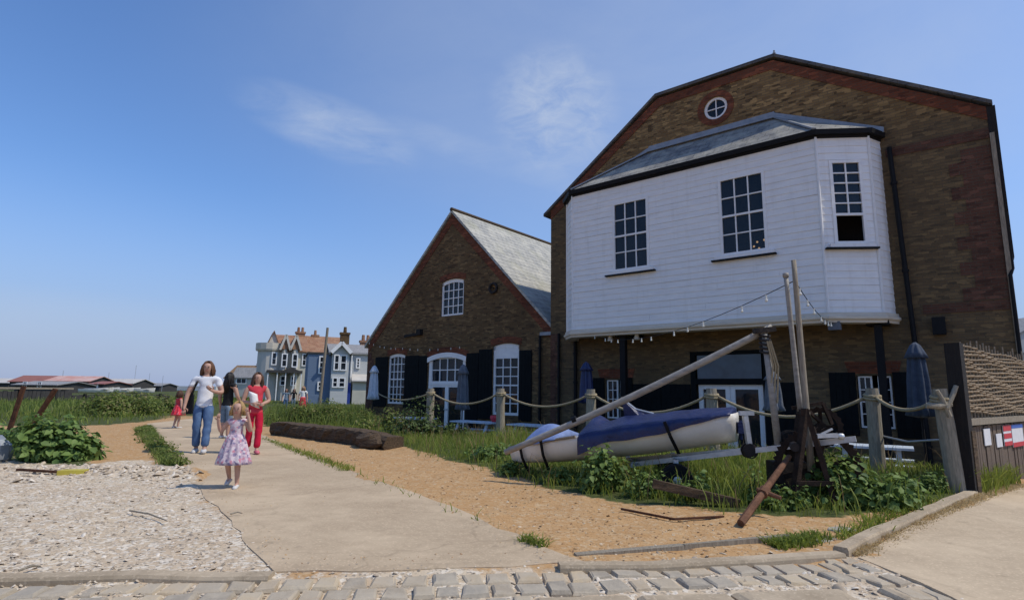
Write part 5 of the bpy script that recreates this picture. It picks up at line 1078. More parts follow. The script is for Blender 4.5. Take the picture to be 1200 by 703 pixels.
def gable(name_p, parent, x0, x1, y0, y1, z0, ze, zr, wall, roof, axis='x', over=.25, hip=0.):
    """a house body with a pitched roof; the ridge runs along axis"""
    b = MB(); b.box(x0, x1, y0, y1, z0, ze)
    if axis == 'x': cy = (y0 + y1) / 2; b.add([(x0, y0, ze), (x0, y1, ze), (x0, cy, zr)], [(0, 1, 2)]) if not hip else None; b.add([(x1, y0, ze), (x1, y1, ze), (x1, cy, zr)], [(0, 1, 2)]) if not hip else None
    else: cx = (x0 + x1) / 2; b.add([(x0, y0, ze), (x1, y0, ze), (cx, y0, zr)], [(0, 1, 2)]); b.add([(x0, y1, ze), (x1, y1, ze), (cx, y1, zr)], [(0, 1, 2)])
    b.build('wall', wall, parent); b = MB(); o_ = over
    if axis == 'x':
        for ya, sg in ((y0, -1), (y1, 1)):
            e = (ya + sg * o_, ze - o_ * (zr - ze) / ((y1 - y0) / 2)); vs = [(x0 - o_, e[0], e[1]), (x1 + o_, e[0], e[1]), (x1 + o_ - hip, cy, zr), (x0 - o_ + hip, cy, zr)]; b.add(vs + [(x, y, z + .14) for x, y, z in vs], [(0, 1, 2, 3), (7, 6, 5, 4), (0, 1, 5, 4), (2, 3, 7, 6), (1, 2, 6, 5), (3, 0, 4, 7)])
        if hip:
            for xa, sg in ((x0 - o_, 1), (x1 + o_, -1)): e = ze - o_ * (zr - ze) / ((y1 - y0) / 2); b.add([(xa, y0 - o_, e + .14), (xa, y1 + o_, e + .14), (xa + sg * hip, cy, zr + .14)], [(0, 1, 2)])
    else:
        for xa, sg in ((x0, -1), (x1, 1)):
            e = (xa + sg * o_, ze - o_ * (zr - ze) / ((x1 - x0) / 2)); vs = [(e[0], y0 - o_, e[1]), (e[0], y1 + o_, e[1]), (cx, y1 + o_, zr), (cx, y0 - o_, zr)]; b.add(vs + [(x, y, z + .14) for x, y, z in vs], [(0, 1, 2, 3), (7, 6, 5, 4), (0, 1, 5, 4), (2, 3, 7, 6), (1, 2, 6, 5), (3, 0, 4, 7)])
    return b.build('roof', roof, parent)
def chimney(parent, x, y, z, h, w_, pots=2, mt=None):
    b = MB(); b.box(x - w_, x + w_, y - w_ * .7, y + w_ * .7, z, z + h); b.box(x - w_ * 1.15, x + w_ * 1.15, y - w_ * .85, y + w_ * .85, z + h + .002, z + h + .2)
    for k in range(pots): b.lathe([(.17, z + h + .2), (.14, z + h + .75)], (x + (k - (pots - 1) / 2) * w_ * .9, y, 0), 8)
    return b.build('chimney', mt or M['hbrick'], parent)
fx_ = lambda y0: (lambda a, z, d: Vector((a, y0 + d, z)))
def farwin(parent, x, y, z, w_, h_, c=1, r=2, **k): return window(parent, fx_(y), x, x + w_, z, z + h_, c, r, .11, .06, -.10, sill=False, **k)
def kpx(Y): return Y / FPX
# tall Victorian house: px0 is its left corner
Yv = 62.; k = kpx(Yv) * 1.0; base = at(305, 470, Yv); v = empty('victorian_house', (base.x, Yv, 0), .45); tag(v, 'grey-green gabled villa with an orange tiled roof and a round balcony turret', 'building')
X = lambda px: (px - 305) * k; Zp = lambda py: at(340, py, Yv).z
rv = gable('', v, X(318), X(352), 0, 9, -.5, Zp(410), Zp(389), M['sage'], M['tile'], 'x', .3)
gable('', v, X(352) + .01, X(397), 1.2, 9, -.5, Zp(412), Zp(388), M['sage'], M['tile'], 'x', .3)
b = MB(); b.lathe([(1.35, -.5), (1.35, Zp(411))], (X(313), 1.0, 0), 16); o = b.build('turret', M['grey'], v); b = MB(); b.lathe([(1.55, Zp(411)), (1.6, Zp(409)), (1.6, Zp(402)), (1.5, Zp(402)), (1.5, Zp(410))], (X(313), 1., 0), 16); b.build('balcony', M['cream'], o)
gable('', v, X(309), X(321), 1.5, 6, Zp(412), Zp(402), Zp(387), M['grey'], M['tile'], 'y', .2)
for a0, a1 in ((X(323), X(331)), (X(334), X(343))):
    b = MB(); b.add([(a0, 0, -.5), (a0 + .25, -.7, -.5), (a1 - .25, -.7, -.5), (a1, 0, -.5), (a0, 0, Zp(409)), (a0 + .25, -.7, Zp(409)), (a1 - .25, -.7, Zp(409)), (a1, 0, Zp(409))], [(0, 1, 5, 4), (1, 2, 6, 5), (2, 3, 7, 6), (4, 5, 6, 7)]); b.build('bay_column', M['grey'], v)
    b = MB(); cx = (a0 + a1) / 2; b.add([(a0 - .1, -.75, Zp(409)), (a1 + .1, -.75, Zp(409)), (cx, -.75, Zp(393)), (a0 - .1, 2, Zp(409)), (a1 + .1, 2, Zp(409)), (cx, 3, Zp(393))], [(0, 1, 2), (0, 2, 5, 3), (1, 4, 5, 2)]); b.build('gable', M['tile'], v)
    b = MB(); b.bar((a0 - .15, -.85, Zp(410)), (cx, -.85, Zp(392)), .16, .22); b.bar((a1 + .15, -.85, Zp(410)), (cx, -.85, Zp(392)), .16, .22); b.build('bargeboard', M['grey'], v)
    farwin(v, cx - .3, -.71, Zp(430), .6, Zp(414) - Zp(430)); farwin(v, cx - .3, -.71, Zp(452), .6, Zp(440) - Zp(452))
farwin(v, X(313), -.36, Zp(428), .55, 1.4); farwin(v, X(347), -.02, Zp(428), .5, 1.4); farwin(v, X(353.5), 1.18, Zp(420), 1.0, .8, 2, 1); farwin(v, X(352.5), 1.18, Zp(449), .8, .9)
b = MB(); b.box(X(309), X(347), -1.6, -.02, Zp(437), Zp(434)); b.add([(X(326), -1.6, Zp(434)), (X(343), -1.6, Zp(434)), (X(334.5), -1.6, Zp(430)), (X(334.5), -.1, Zp(430))], [(0, 1, 2), (1, 3, 2), (0, 2, 3)]); b.build('veranda_roof', M['shed'], v)
b = MB(); 
for px in (310, 320, 329, 338, 346): b.box(X(px) - .05, X(px) + .05, -1.5, -1.4, -.5, Zp(437))
b.build('veranda_posts', M['white'], v)
chimney(v, X(348), 4.6, Zp(389) - .3, .7, .5, 2, M['tile']); chimney(v, X(367), 5.2, Zp(389) - .3, .5, .4, 1, M['tile'])
# blue boarded house
Yb = 50.; k2 = kpx(Yb); base = at(358, 474, Yb); h = empty('blue_house', (base.x, Yb, 0), .38); tag(h, 'blue boarded seaside house with a small front gable and grey roof', 'building')
X = lambda px: (px - 358) * k2; Zp = lambda py: at(390, py, Yb).z
gable('', h, X(358), X(384), 0, 6, -.5, Zp(414.5), Zp(413.5), M['bluew'], M['shed'], 'x', .1)
gable('', h, X(384) + .02, X(445), .8, 6.8, -.5, Zp(412), Zp(400), M['palew'], M['gtile'], 'x', .25)
gable('', h, X(383.6), X(403), -.6, 3.2, -.5, Zp(412), Zp(402), M['palew'], M['gtile'], 'y', .25)
b = MB(); b.bar((X(382), -.9, Zp(413)), (X(393.3), -.9, Zp(401)), .14, .3); b.bar((X(404.6), -.9, Zp(413)), (X(393.3), -.9, Zp(401)), .14, .3); b.build('bargeboard', M['white'], h)
b = MB(); b.box(X(401), X(406), .3, .78, -.5, Zp(413)); b.build('corner_panel', M['bluew'], h)
farwin(h, X(369.5), -.02, Zp(438), X(375.5) - X(369.5), Zp(417) - Zp(438), 1, 3); farwin(h, X(369.5), -.02, Zp(458), .45, .8)
farwin(h, X(385.5), -.62, Zp(434), .5, 1.4, 1, 2); farwin(h, X(392.5), -.62, Zp(434), .6, 1.4, 1, 2); farwin(h, X(385), -.62, Zp(454), .5, .9, 1, 2); farwin(h, X(392), -.62, Zp(454), .6, .9, 1, 2)
farwin(h, X(413), .78, Zp(430), X(418) - X(413), Zp(417) - Zp(430), 1, 3)
b = MB(); b.add([(X(407), -.6, Zp(445)), (X(440), -.6, Zp(445)), (X(440), .8, Zp(437)), (X(409), .8, Zp(437)), (X(407), -.6, Zp(446.5)), (X(440), -.6, Zp(446.5)), (X(440), .8, Zp(439)), (X(409), .8, Zp(439))], [(0, 1, 2, 3), (7, 6, 5, 4), (1, 0, 4, 5), (3, 0, 4, 7)]); b.build('porch_roof', M['paleroof'], h)
b = MB(); b.box(X(409), X(440), -.3, .79, -.5, Zp(447)); b.build('porch', M['sage'], h)
b = MB(); b.box(X(403), X(407), -.2, .2, -.4, Zp(448)); b.build('door', M['bluedoor'], h)
b = MB(); b.tube([(X(407), .2, -.3), (X(407), .2, Zp(413))], .06, 6); b.build('downpipe', M['white'], h)
chimney(h, X(403), 4.6, Zp(404), Zp(385) - Zp(404), .42, 1, M['hbrick']); chimney(h, X(429), 4.2, Zp(402), .55, .5, 2, M['tile'])
# low brown-roofed cottages behind the women
Yc = 80.; k3 = kpx(Yc); base = at(262, 466, Yc); cbl = empty('low_cottage', (base.x, Yc, 0)); tag(cbl, 'low brown roofed cottage far behind the dark haired woman', 'building'); X = lambda px: (px - 262) * k3; Zp = lambda py: at(285, py, Yc).z
gable('', cbl, X(262), X(304), 0, 7, -.5, Zp(443), Zp(428), M['hbrick'], M['btile'], 'x', .2)
gable('', cbl, X(281), X(308), -2.5, -.1, -.5, Zp(442), Zp(432), M['grey'], M['gtile'], 'x', .2); farwin(cbl, X(285), -2.52, Zp(450), 1.4, .8, 2, 1); chimney(cbl, X(288), 3.5, Zp(429) - .2, .5, .35, 1)
# pale house beyond the right edge
Yr = 40.; p = at(1196, 466, Yr); e = empty('pale_house', (p.x, Yr, 0)); tag(e, 'pale blue-grey house glimpsed past the warehouse corner at the right edge', 'building'); zt_ = at(1196, 397, Yr).z
gable('', e, -.45, 8, 0, 8, -.5, zt_ - .1, zt_ + 1.8, M['palew'], M['gtile'], 'y', .1); farwin(e, 1., -.02, 2., .9, 1.3)
# harbour sheds far to the left
SH = [(10, 52, 440, 447, 456, 150, 'redroof', 'low harbour shed with a red roof at the far left'), (52, 102, 440.5, 446.5, 458, 140, 'pinkroof', 'harbour shed with a long faded pink roof'), (118, 154, 444, 449, 457, 150, 'paleroof', 'harbour shed with a pale cream roof left of the mast'),
      (160, 186, 449, 452, 458, 170, 'gtile', 'small grey roofed shed right of the tall mast'), (104, 120, 447, 450, 458, 130, 'redroof', 'small red roofed hut between the pink and cream roofs'), (-60, 8, 443, 448, 457, 160, 'paleroof', 'wide pale harbour shed beyond the picture edge'), (16, 64, 447, 451, 460, 100, 'gtile', 'grey roofed boat store in front of the red shed')]
for a, c, yr, ye, yb, Y, rm, lab in SH:
    kk = kpx(Y); p = at(a, yb, Y); e = empty('harbour_shed', (p.x, Y, 0)); tag(e, lab, 'shed', 'harbour sheds'); ww = (c - a) * kk; zr, ze = at((a + c) / 2, yr, Y).z, at((a + c) / 2, ye, Y).z
    gable('', e, 0, ww, 0, 9, -.5, ze, zr, M['shed'], M[rm], 'x', .4)
    for q in (.2, .55): farwin(e, ww * q, -.02, .8, ww * .1, 1.1, 2, 1)
# tarred sea wall fence in front of the sheds
FAR0, FAR1 = gp(-140, 474), gp(196, 469); fd2 = (FAR1 - FAR0); fl2 = fd2.length; e = empty('tarred_fence', FAR0, math.atan2(fd2.y, fd2.x)); tag(e, 'long dark tarred timber fence in front of the harbour sheds', 'fence')
zf = at(30, 457, gp(30, 472).y).z; b = MB(); x = 0.
while x < fl2: w_ = random.uniform(.25, .4); b.box(x, x + w_ - .03, random.uniform(-.02, .02), .06, -.3, (zf + random.uniform(-.12, .06)) * (1. if x < fl2 * .55 else .62)); x += w_
b.build('boards', M['shed'], e); b = MB(); x = 0.
while x < fl2: MB().box(x, x + .18, -.2, -.03, -.3, zf + .05 if x < fl2 * .55 else zf * .7).build('fence_post', M['blackwood'], e); x += 2.6
b = MB(); b.box(0, fl2 * .55, -.08, .12, zf + .06, zf + .2); b.build('capping', M['oldwood'], e)
for px, py, Y, lab in ((112, 466, 55, 'leftmost of the row'), (136, 466, 58, 'third from the left in the row'), (162, 466, 62, 'nearest the red child'), (124, 463, 80, 'second from the left, farther back'), (149, 463, 84, 'smallest, farthest back')):
    p = gp(px, py); Y = p.y; e = empty('beached_boat', (p.x, p.y, .1), .2); tag(e, 'white upturned boat by the harbour fence, ' + lab, 'boat', 'boats by the harbour fence')
    b = MB(); hull_mesh(b, Vector((-1.6, 0, .35)), Vector((1.6, 0, .35)), 1.3, .5, .1, .1); b.build('hull', M['hull'], e, smooth=True); b = MB(); b.box(-1.3, 1.2, -.55, .55, .8, .95, tap=.3); b.build('cover', M['canvasg'] if px != 136 else M['paleroof'], e)
for px, yt, Y, lab in ((157, 428, 160, 'tall thin mast rising above the cream harbour shed'), (103, 441, 150, 'short mast beside the faded pink roof'), (190, 440, 170, 'faint mast right of the harbour'), (126, 436, 155, 'mast over the middle of the cream shed roof'), (174, 437, 165, 'mast between the tall mast and the red child'), (72, 434, 150, 'mast behind the long faded pink roof')):
    p = at(px, 452, Y); q = at(px, yt, Y); b = MB(); b.tube([(p.x, Y, 0), (p.x, Y, q.z)], .06, 6); o = b.build('mast', M['galv']); tag(o, lab, 'mast', 'masts in the harbour')
# distant harbour line
b = MB(); x = at(100, 452, 330).x
for k in range(14): w_ = random.uniform(6, 16); p = x + k * 7; hh = random.uniform(.8, 2.6); b.box(p, p + w_, 330 + random.uniform(-6, 6), 345, -.2, hh)
tag(b.build('far_harbour_buildings', M['grey']), kind='stuff')
# telegraph pole
p = gp(373, 480); Y = p.y; Y = 33.; p = at(374, 473, Y); q = at(384, 384, Y); e = empty('telegraph_pole', (p.x, Y, 0)); tag(e, 'leaning wooden telegraph pole in front of the blue house', 'pole'); b = MB(); b.tube([(0, 0, -.3), (q.x - p.x, 0, q.z)], [.10, .075], 10); b.build('shaft', M['oldwood'], e)

# ------------------------------------------------------------------ people
M.update(skin=simple('skin', (.50, .30, .22), (.42, .24, .17), 12, .55), hair1=simple('auburn_hair', (.16, .075, .035), (.07, .03, .015), 30, .6, stretch=(4, 4, .5)), hair2=simple('black_hair', (.02, .015, .012), (.01, .008, .007), 30, .5, stretch=(4, 4, .5)), hair3=simple('blonde_hair', (.45, .29, .12), (.24, .14, .055), 30, .6, stretch=(4, 4, .5)), hair4=simple('brown_hair', (.11, .055, .03), (.05, .025, .014), 30, .6, stretch=(4, 4, .5)),
  eye=simple('eye_dark', (.13, .08, .06), rough=.3), lip=simple('lips', (.40, .13, .11), rough=.5), tshirt=simple('white_tshirt', (.76, .76, .77), (.64, .64, .66), 5, .9, .006, 14), jeans=simple('blue_jeans', (.10, .17, .30), (.055, .10, .20), 7, .9, .006, 18), redtop=simple('coral_red_top', (.62, .06, .08), (.50, .035, .055), 7, .9, .006, 16), redtrousers=simple('red_trousers', (.58, .012, .045), (.42, .006, .03), 6, .9, .008, 12), blackcloth=simple('black_top', (.016, .016, .018), (.008, .008, .009), 6, .9), denim=simple('faded_denim', (.20, .26, .33), (.12, .17, .22), 9, .9), shoe=simple('pale_shoes', (.62, .60, .57), (.45, .43, .40), 9, .7), pinkshoe=simple('pink_shoes', (.65, .16, .20), rough=.7), whitecloth=simple('white_cloth', (.78, .77, .74), (.66, .65, .62), 6, .9, .01, 12), leather=simple('black_bag', (.014, .013, .014), (.007, .007, .007), 8, .5))
t = NT('floral_dress'); c = t.voro(34); s_ = t.new('ShaderNodeSeparateColor'); t.link(c, s_.inputs[0]); col = t.ramp(s_.outputs[0], [(0, (.46, .34, .40)), (.3, (.56, .44, .48)), (.5, (.25, .20, .30)), (.6, (.60, .50, .52)), (.78, (.50, .22, .27)), (.9, (.62, .54, .55))], 'CONSTANT'); t.color(col); t.set(Roughness=.9); t.bump(t.noise(30, 3), .3, .01); M['floral'] = t.m
t = NT('red_dress_dots'); c = t.voro(22, out='Distance'); t.color(t.ramp(c, [(.2, (.75, .40, .38)), (.28, (.66, .03, .055))])); t.set(Roughness=.9); M['reddress'] = t.m
def skin_geo(nodes, edges, radii, sub=2):
    me = bpy.data.meshes.new('tmp'); me.from_pydata(nodes, edges, []); o = bpy.data.objects.new('tmp', me); COL.objects.link(o)
    sk = o.modifiers.new('s', 'SKIN'); sk.use_smooth_shade = True; sk.branch_smoothing = .4
    for i, r in enumerate(radii): me.skin_vertices[0].data[i].radius = r if isinstance(r, tuple) else (r, r)
    me.skin_vertices[0].data[0].use_root = True
    ss = o.modifiers.new('d', 'SUBSURF'); ss.levels = sub
    bpy.context.view_layer.update(); ev = o.evaluated_get(bpy.context.evaluated_depsgraph_get()); m2 = ev.to_mesh(); V = [v.co.copy() for v in m2.vertices]; F = [tuple(p.vertices) for p in m2.polygons]; ev.to_mesh_clear(); bpy.data.objects.remove(o); bpy.data.meshes.remove(me); return V, F
def crumple(V, amp):
    P_ = np.array([tuple(v) for v in V]); o = []
    for ax_ in range(3): o.append((fbm(np.stack([P_[:, (ax_ + 1) % 3] * 1.0 + 9, P_[:, 2] * 1.3 + P_[:, ax_] * .7 + 5], 1), 9., 40 + ax_) - .5) * 2 * amp)
    return [Vector(p) for p in P_ + np.stack(o, 1) * np.array([1.2, 1.4, .4])]
BASE = {'pelvis': (0, 0, .525), 'waist': (0, .0, .62), 'chest': (0, .005, .725), 'collar': (0, .01, .80), 'neck': (0, .004, .845), 'head0': (0, -.004, .885), 'head1': (0, -.006, .93), 'head2': (0, .0, .968)}
def person(name, label, loc, rz, Ht, pose, top, bottom, hair, shoes, build=1., child=False, sleeves=.5, trousers=True, skirt=None, hairlen=.16, headtilt=0., hairw=1.):
    """one standing or walking figure: a continuous body with clothes, hair and shoes as its parts"""
    e = empty(name, loc, rz); tag(e, label, 'person'); hs = 1.28 if child else 1.
    J = dict(BASE)
    if child:
        J.update(pelvis=(0, 0, .49), waist=(0, 0, .585), chest=(0, .005, .68), collar=(0, .01, .745), neck=(0, .004, .79), head0=(0, -.008, .84), head1=(0, -.01, .90), head2=(0, 0, .95))
    shz = .79 if not child else .735; hz = .50 if not child else .465; sw = (.108 if not child else .098) * (1 + (build - 1) * .5)
    for sd, s in (('l', 1), ('r', -1)):
        J['sh' + sd] = (s * sw, .01, shz); J['el' + sd] = (s * (sw + .035), .015, shz - .165); J['wr' + sd] = (s * (sw + .045), -.02, shz - .305); J['ha' + sd] = (s * (sw + .045), -.03, shz - .36)
        J['hip' + sd] = (s * .052, 0, hz); J['kn' + sd] = (s * .055, -.005, .275); J['an' + sd] = (s * .055, .01, .045); J['to' + sd] = (s * .062, -.085, .018)
    J.update(pose); J = {k_: Vector(v) * Ht for k_, v in J.items()}; b_ = build
    R = {'pelvis': (.078 * b_, .06 * b_), 'waist': (.068 * b_, .05 * b_), 'chest': (.078 * b_, .058 * b_), 'collar': (.055, .045), 'neck': .030, 'head0': (.045 * hs, .047 * hs), 'head1': (.050 * hs, .058 * hs), 'head2': (.036 * hs, .042 * hs)}
    for sd in 'lr': R.update({'sh' + sd: .036 * b_, 'el' + sd: .026 * b_, 'wr' + sd: .018, 'ha' + sd: (.022, .012), 'hip' + sd: .056 * b_, 'kn' + sd: .036 * b_, 'an' + sd: .022, 'to' + sd: (.022, .014)})
    R = {k_: (tuple(x * Ht for x in v) if isinstance(v, tuple) else v * Ht) for k_, v in R.items()}
    def geo(names, edges, grow=1., R=R):
        rr = [(tuple(x * grow for x in R[n_]) if isinstance(R[n_], tuple) else R[n_] * grow) for n_ in names]
        return skin_geo([J[n_] for n_ in names], [(names.index(a), names.index(c)) for a, c in edges], rr)
    names = list(J.keys()); edges = [('pelvis', 'waist'), ('waist', 'chest'), ('chest', 'collar'), ('collar', 'neck'), ('neck', 'head0'), ('head0', 'head1'), ('head1', 'head2')]
    for sd in 'lr': edges += [('collar', 'sh' + sd), ('sh' + sd, 'el' + sd), ('el' + sd, 'wr' + sd), ('wr' + sd, 'ha' + sd), ('pelvis', 'hip' + sd), ('hip' + sd, 'kn' + sd), ('kn' + sd, 'an' + sd), ('an' + sd, 'to' + sd)]
    R0_ = dict(R)
    for k_ in ['pelvis', 'waist', 'chest'] + (['hipl', 'hipr', 'knl', 'knr'] if trousers is True else ['hipl', 'hipr']): R[k_] = tuple(x * .86 for x in R[k_]) if isinstance(R[k_], tuple) else R[k_] * .86
    B = MB(); V, F = geo(names, edges); B.add(V, F); R.update(R0_)
    S = Ht
    for sd, s in (('l', 1), ('r', -1)):                    # five curled fingers rooted in the palm
        w, h = J['wr' + sd], J['ha' + sd]; d = (h - w).normalized(); side = d.cross(Vector((0, 1, 0)));
        side = (side if side.length > .2 else Vector((1, 0, 0))).normalized(); palm = side.cross(d).normalized()
        for q, ln in ((-.9, .036), (-.3, .043), (.3, .04), (.9, .031)):
            p0 = h + side * q * .015 * S; B.tube([p0 - d * .006 * S, p0 + d * ln * .5 * S, p0 + d * ln * .85 * S + palm * .012 * S, p0 + d * ln * S + palm * .026 * S], [.0058 * S, .0054 * S, .005 * S, .0035 * S], 6)
        p0 = w.lerp(h, .55) + side * -s * .016 * S; B.tube([p0, p0 - side * s * .018 * S + d * .014 * S, p0 - side * s * .018 * S + d * .034 * S + palm * .008 * S], [.0075 * S, .0065 * S, .0045 * S], 6)
    # face
    hc = (J['head0'] + J['head1']) / 2; r_ = .05 * hs * S; Hm = Matrix.Rotation(headtilt, 4, 'Z')
    def face(v): return hc + Hm @ (Vector(v) * r_)
    B.add([face(v) for v in ((-.14, -1.0, -.12), (.14, -1.0, -.12), (0, -1.32, -.1), (0, -1.02, .38))], [(0, 1, 2), (0, 2, 3), (1, 3, 2)])
    for s in (-1, 1): B.ball(face((s * .93, .05, .02)), (.1 * r_, .2 * r_, .3 * r_), 8, 5)
    B.cur = 1
    for s in (-1, 1): B.ball(face((s * .36, -.97, .28)), (.14 * r_, .09 * r_, .08 * r_), 8, 5); B.bar(face((s * .2, -1.04, .47)), face((s * .55, -.95, .46)), .05 * r_)
    B.cur = 2; B.ball(face((0, -1.0, -.46)), (.27 * r_, .1 * r_, .085 * r_), 8, 5)
    B.build('body', [M['skin'], M['eye'], M['lip']], e, smooth=True)
    # clothes
    J['hem'] = J['pelvis'] + Vector((0, 0, -.055 * S)); R['hem'] = (.080 * b_ * S, .062 * b_ * S); tn = ['waist', 'hem', 'pelvis', 'chest', 'collar']; te = [('hem', 'pelvis'), ('pelvis', 'waist'), ('waist', 'chest'), ('chest', 'collar')]
    if sleeves:
        for sd in 'lr': J['sl' + sd] = J['sh' + sd].lerp(J['el' + sd], sleeves); R['sl' + sd] = .027 * b_ * S; tn += ['sh' + sd, 'sl' + sd]; te += [('collar', 'sh' + sd), ('sh' + sd, 'sl' + sd)]
    else:
        for sd in 'lr': J['sl' + sd] = J['collar'].lerp(J['sh' + sd], 1.12) + Vector((0, 0, .006 * S)); R['sl' + sd] = .031 * b_ * S; tn += ['sl' + sd]; te += [('collar', 'sl' + sd)]
    V, F = geo(tn, te, 1.14 if sleeves else 1.2); V = crumple(V, .007 * S); MB().add(V, F).build('top', M[top], e, smooth=True)
    if trousers:
        bn = ['pelvis', 'waist0']; J['waist0'] = J['pelvis'].lerp(J['waist'], .75); R['waist0'] = (.072 * b_ * S, .054 * b_ * S); be = [('pelvis', 'waist0')]
        for sd in 'lr':
            fl = trousers if isinstance(trousers, float) else 1.
            J['cu' + sd] = J['kn' + sd].lerp(J['an' + sd], .93 * fl if fl < 1 else .93); R['cu' + sd] = .036 * b_ * S; bn += ['hip' + sd, 'kn' + sd, 'cu' + sd]; be += [('pelvis', 'hip' + sd), ('hip' + sd, 'kn' + sd), ('kn' + sd, 'cu' + sd)]
        V, F = geo(bn, be, 1.12); V = crumple(V, .008 * S); MB().add(V, F).build('trousers' if fl == 1. else 'shorts', M[bottom], e, smooth=True)
    if skirt:
        zt_, zb_, rt, rb, nf = skirt; c = J['waist'] * 1.; b = MB(); n = 8
        b.lathe([((rt + (rb - rt) * (k / n) ** .8) * S, (zt_ + (zb_ - zt_) * k / n) * S) for k in range(n + 1)] , (c.x, c.y, 0), 56, fold=.07, nf=nf, sq=.8); b.build('skirt', M[bottom], e, smooth=True)
    # hair: a cap over the skull and locks hanging from it
    b = MB(); hr_ = (.049 if child else .052) * hs * S; hc2 = hc + Vector((0, .012 * S, .018 * hs * S))
    for k in range(170):
        a = random.uniform(-2.5, 2.5) + math.pi / 2; el = random.uniform(.05, 1.45); d = Vector((math.cos(a) * math.cos(el), math.sin(a) * math.cos(el), math.sin(el))); p0 = hc2 + Vector((d.x * hr_ * .95, d.y * hr_ * 1.12, d.z * hr_ * 1.25))
        out = Vector((d.x, d.y, 0)).normalized() if abs(d.z) < .99 else Vector((0, 1, 0)); ln = hairlen * S * random.uniform(.6, 1.1); r0 = (.0065 if child else .008) * hs * S * random.uniform(.6, 1.3)
        tgt = hc2 + out * hr_ * 1.22 * hairw + Vector((0, 0, -.2 * hr_)); pts = [hc2 + Vector((0, 0, hr_ * 1.2)) + out * hr_ * .2, p0, p0.lerp(tgt, .7) + Vector((0, 0, .1 * hr_)), tgt + Vector((random.uniform(-.2, .2) * hr_, random.uniform(-.1, .3) * hr_, -ln * .5)), tgt + Vector((random.uniform(-.4, .3) * hr_ * .8, random.uniform(-.1, .4) * hr_, -ln))]
        if out.y < -.35 and abs(out.x) < .75: continue
        b.tube(pts, [r0 * .7, r0, r0, r0 * .9, r0 * .3], 6)
    b.ball(hc2 + Vector((0, .02 * S, .0)), (hr_ * .95, hr_ * .95, hr_ * 1.12), 14, 10); b.build('hair', M[hair], e, smooth=True)
    for sd in 'lr':
        a, t_ = J['an' + sd], J['to' + sd]; b = MB(); d = (t_ - a); d2 = Vector((d.x, d.y, 0)).normalized()
        b.tube([a - d2 * .028 * S - Vector((0, 0, .02 * S)), a.lerp(t_, .35) - Vector((0, 0, .006 * S)), t_, t_ + d2 * .022 * S], [.026 * S, .031 * S, .027 * S, .012 * S], 8, ry=.8); b.build('shoe', M[shoes], e, smooth=True)
    return e, J
g = gp(234, 531); Hw = 1.79
ew, J = person('person', 'woman walking towards us in a white t-shirt and faded blue jeans', (g.x, g.y, .0), .30, Hw, {
  'elr': (-.175, .0, .635), 'wrr': (-.185, -.03, .505), 'har': (-.185, -.045, .452), 'ell': (.165, -.01, .645), 'wrl': (.10, -.115, .66), 'hal': (.07, -.15, .685),
  'knr': (-.05, -.03, .28), 'anr': (-.045, .03, .047), 'tor': (-.05, -.06, .018), 'knl': (.055, -.045, .275), 'anl': (.055, -.085, .05), 'tol': (.065, -.175, .03)}, 'tshirt', 'jeans', 'hair1', 'shoe', build=1.07, sleeves=.62, hairlen=.09, hairw=1.)
bag = empty('shoulder_bag', ew.location, .30); tag(bag, 'black shoulder bag hanging at the side of the woman in jeans', 'bag'); b = MB(); b.box(-.40, -.22, .06, .20, .74, 1.12, tap=.12); b.build('pouch', M['leather'], bag)
b = MB(); b.bar((-.26, .1, 1.08), (-.16, -.09, 1.34), .03, .012); b.bar((-.16, -.09, 1.34), (-.13, .03, 1.42), .03, .012); b.bar((-.13, .03, 1.42), (-.30, .16, 1.1), .03, .012); b.build('strap', M['leather'], bag)
g = gp(295, 532); er, J = person('person', 'woman with brown hair in a red sleeveless top and red trousers', (g.x, g.y, 0), .55, 1.58, {
  'elr': (-.15, .01, .63), 'wrr': (-.03, -.115, .61), 'har': (.03, -.135, .60), 'ell': (.15, -.005, .64), 'wrl': (.05, -.11, .60), 'hal': (-.01, -.13, .60),
  'knl': (.05, -.035, .28), 'anl': (.04, -.06, .05), 'tol': (.045, -.15, .028), 'knr': (-.05, .0, .275), 'anr': (-.05, .065, .06), 'tor': (-.055, -.015, .018)}, 'redtop', 'redtrousers', 'hair4', 'pinkshoe', build=1.03, sleeves=0, hairlen=.17, headtilt=-.5)
b = MB(); V = []
for k in range(7):
    for j in range(4): V.append((-.17 + .16 * j / 3 + .06 * k / 6, -.155 - .03 * math.sin(j * 1.1) + random.uniform(-.008, .008), 1.20 - .27 * k / 6 - .02 * j))
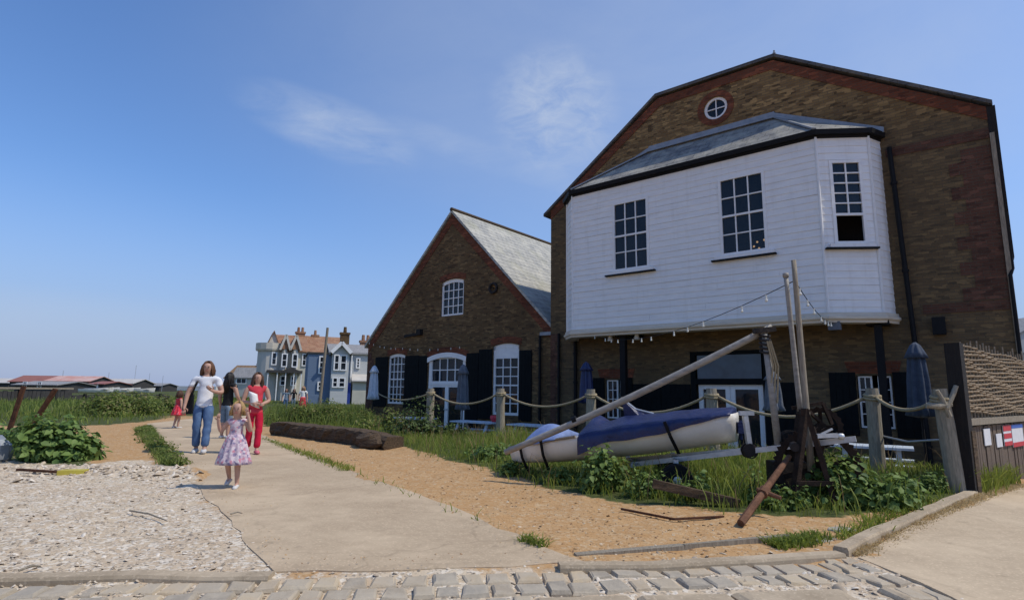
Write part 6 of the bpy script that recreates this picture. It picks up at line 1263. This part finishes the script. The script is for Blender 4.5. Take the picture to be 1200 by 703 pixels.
b.add(V, [(k * 4 + j, (k + 1) * 4 + j, (k + 1) * 4 + j + 1, k * 4 + j + 1) for k in range(6) for j in range(3)]); o = b.build('folded_cloth', M['whitecloth'], smooth=True); o.location = er.location; o.rotation_euler = er.rotation_euler; o.modifiers.new('t', 'SOLIDIFY').thickness = .05; tag(o, 'white folded cloth held against the chest of the red woman', 'cloth')
g = gp(271, 572.5); person('person', 'small blonde girl in a lilac flowered dress skipping with hands raised', (g.x, g.y, 0), .15, 1.12, {
  'elr': (-.17, .0, .62), 'wrr': (-.185, -.05, .735), 'har': (-.185, -.065, .785), 'ell': (.165, -.02, .63), 'wrl': (.13, -.05, .80), 'hal': (.115, -.06, .855),
  'knr': (-.055, -.03, .29), 'anr': (-.055, .085, .10), 'tor': (-.06, .02, .05), 'knl': (.05, -.015, .26), 'anl': (.055, .0, .045), 'tol': (.06, -.095, .018)}, 'floral', 'floral', 'hair3', 'shoe', build=1.0, child=True, sleeves=0, trousers=False, skirt=(.60, .27, .075, .19, 12), hairlen=.07)
g = gp(263, 514); person('person', 'dark haired woman in a black top and denim shorts behind the blonde girl', (g.x, g.y, 0), 2.8, 1.66, {'elr': (-.16, -.02, .63), 'wrr': (-.15, -.09, .55), 'har': (-.14, -.12, .51)}, 'blackcloth', 'denim', 'hair2', 'shoe', build=1.1, sleeves=.45, trousers=.25, hairlen=.24)
g = gp(207, 502); person('person', 'small child in a red dress walking away on the far path', (g.x, g.y, 0), 2.6, 1.2, {'knl': (.05, .01, .26), 'anl': (.05, .06, .06), 'tol': (.055, -.02, .018)}, 'redtop', 'reddress', 'hair4', 'shoe', child=True, sleeves=0, trousers=False, skirt=(.61, .34, .08, .20, 10), hairlen=.10)
for px, pyt, Y, top, bot, hr_, lab in ((356, 452, 30, 'whitecloth', 'redtop', 'hair3', 'distant person in white with a red skirt standing behind the weeds'), (336, 455, 33, 'denim', 'jeans', 'hair4', 'distant person in grey blue clothes left of the person in white'), (345, 455, 36, 'blackcloth', 'denim', 'hair2', 'distant person in black between two others behind the weeds')):
    p = at(px, pyt, Y); person('person', lab, (p.x, Y, 0), .3, p.z, {}, top, bot, hr_, 'shoe', sleeves=.6, skirt=(.60, .22, .08, .13, 8) if bot == 'redtop' else None, trousers=bot != 'redtop')
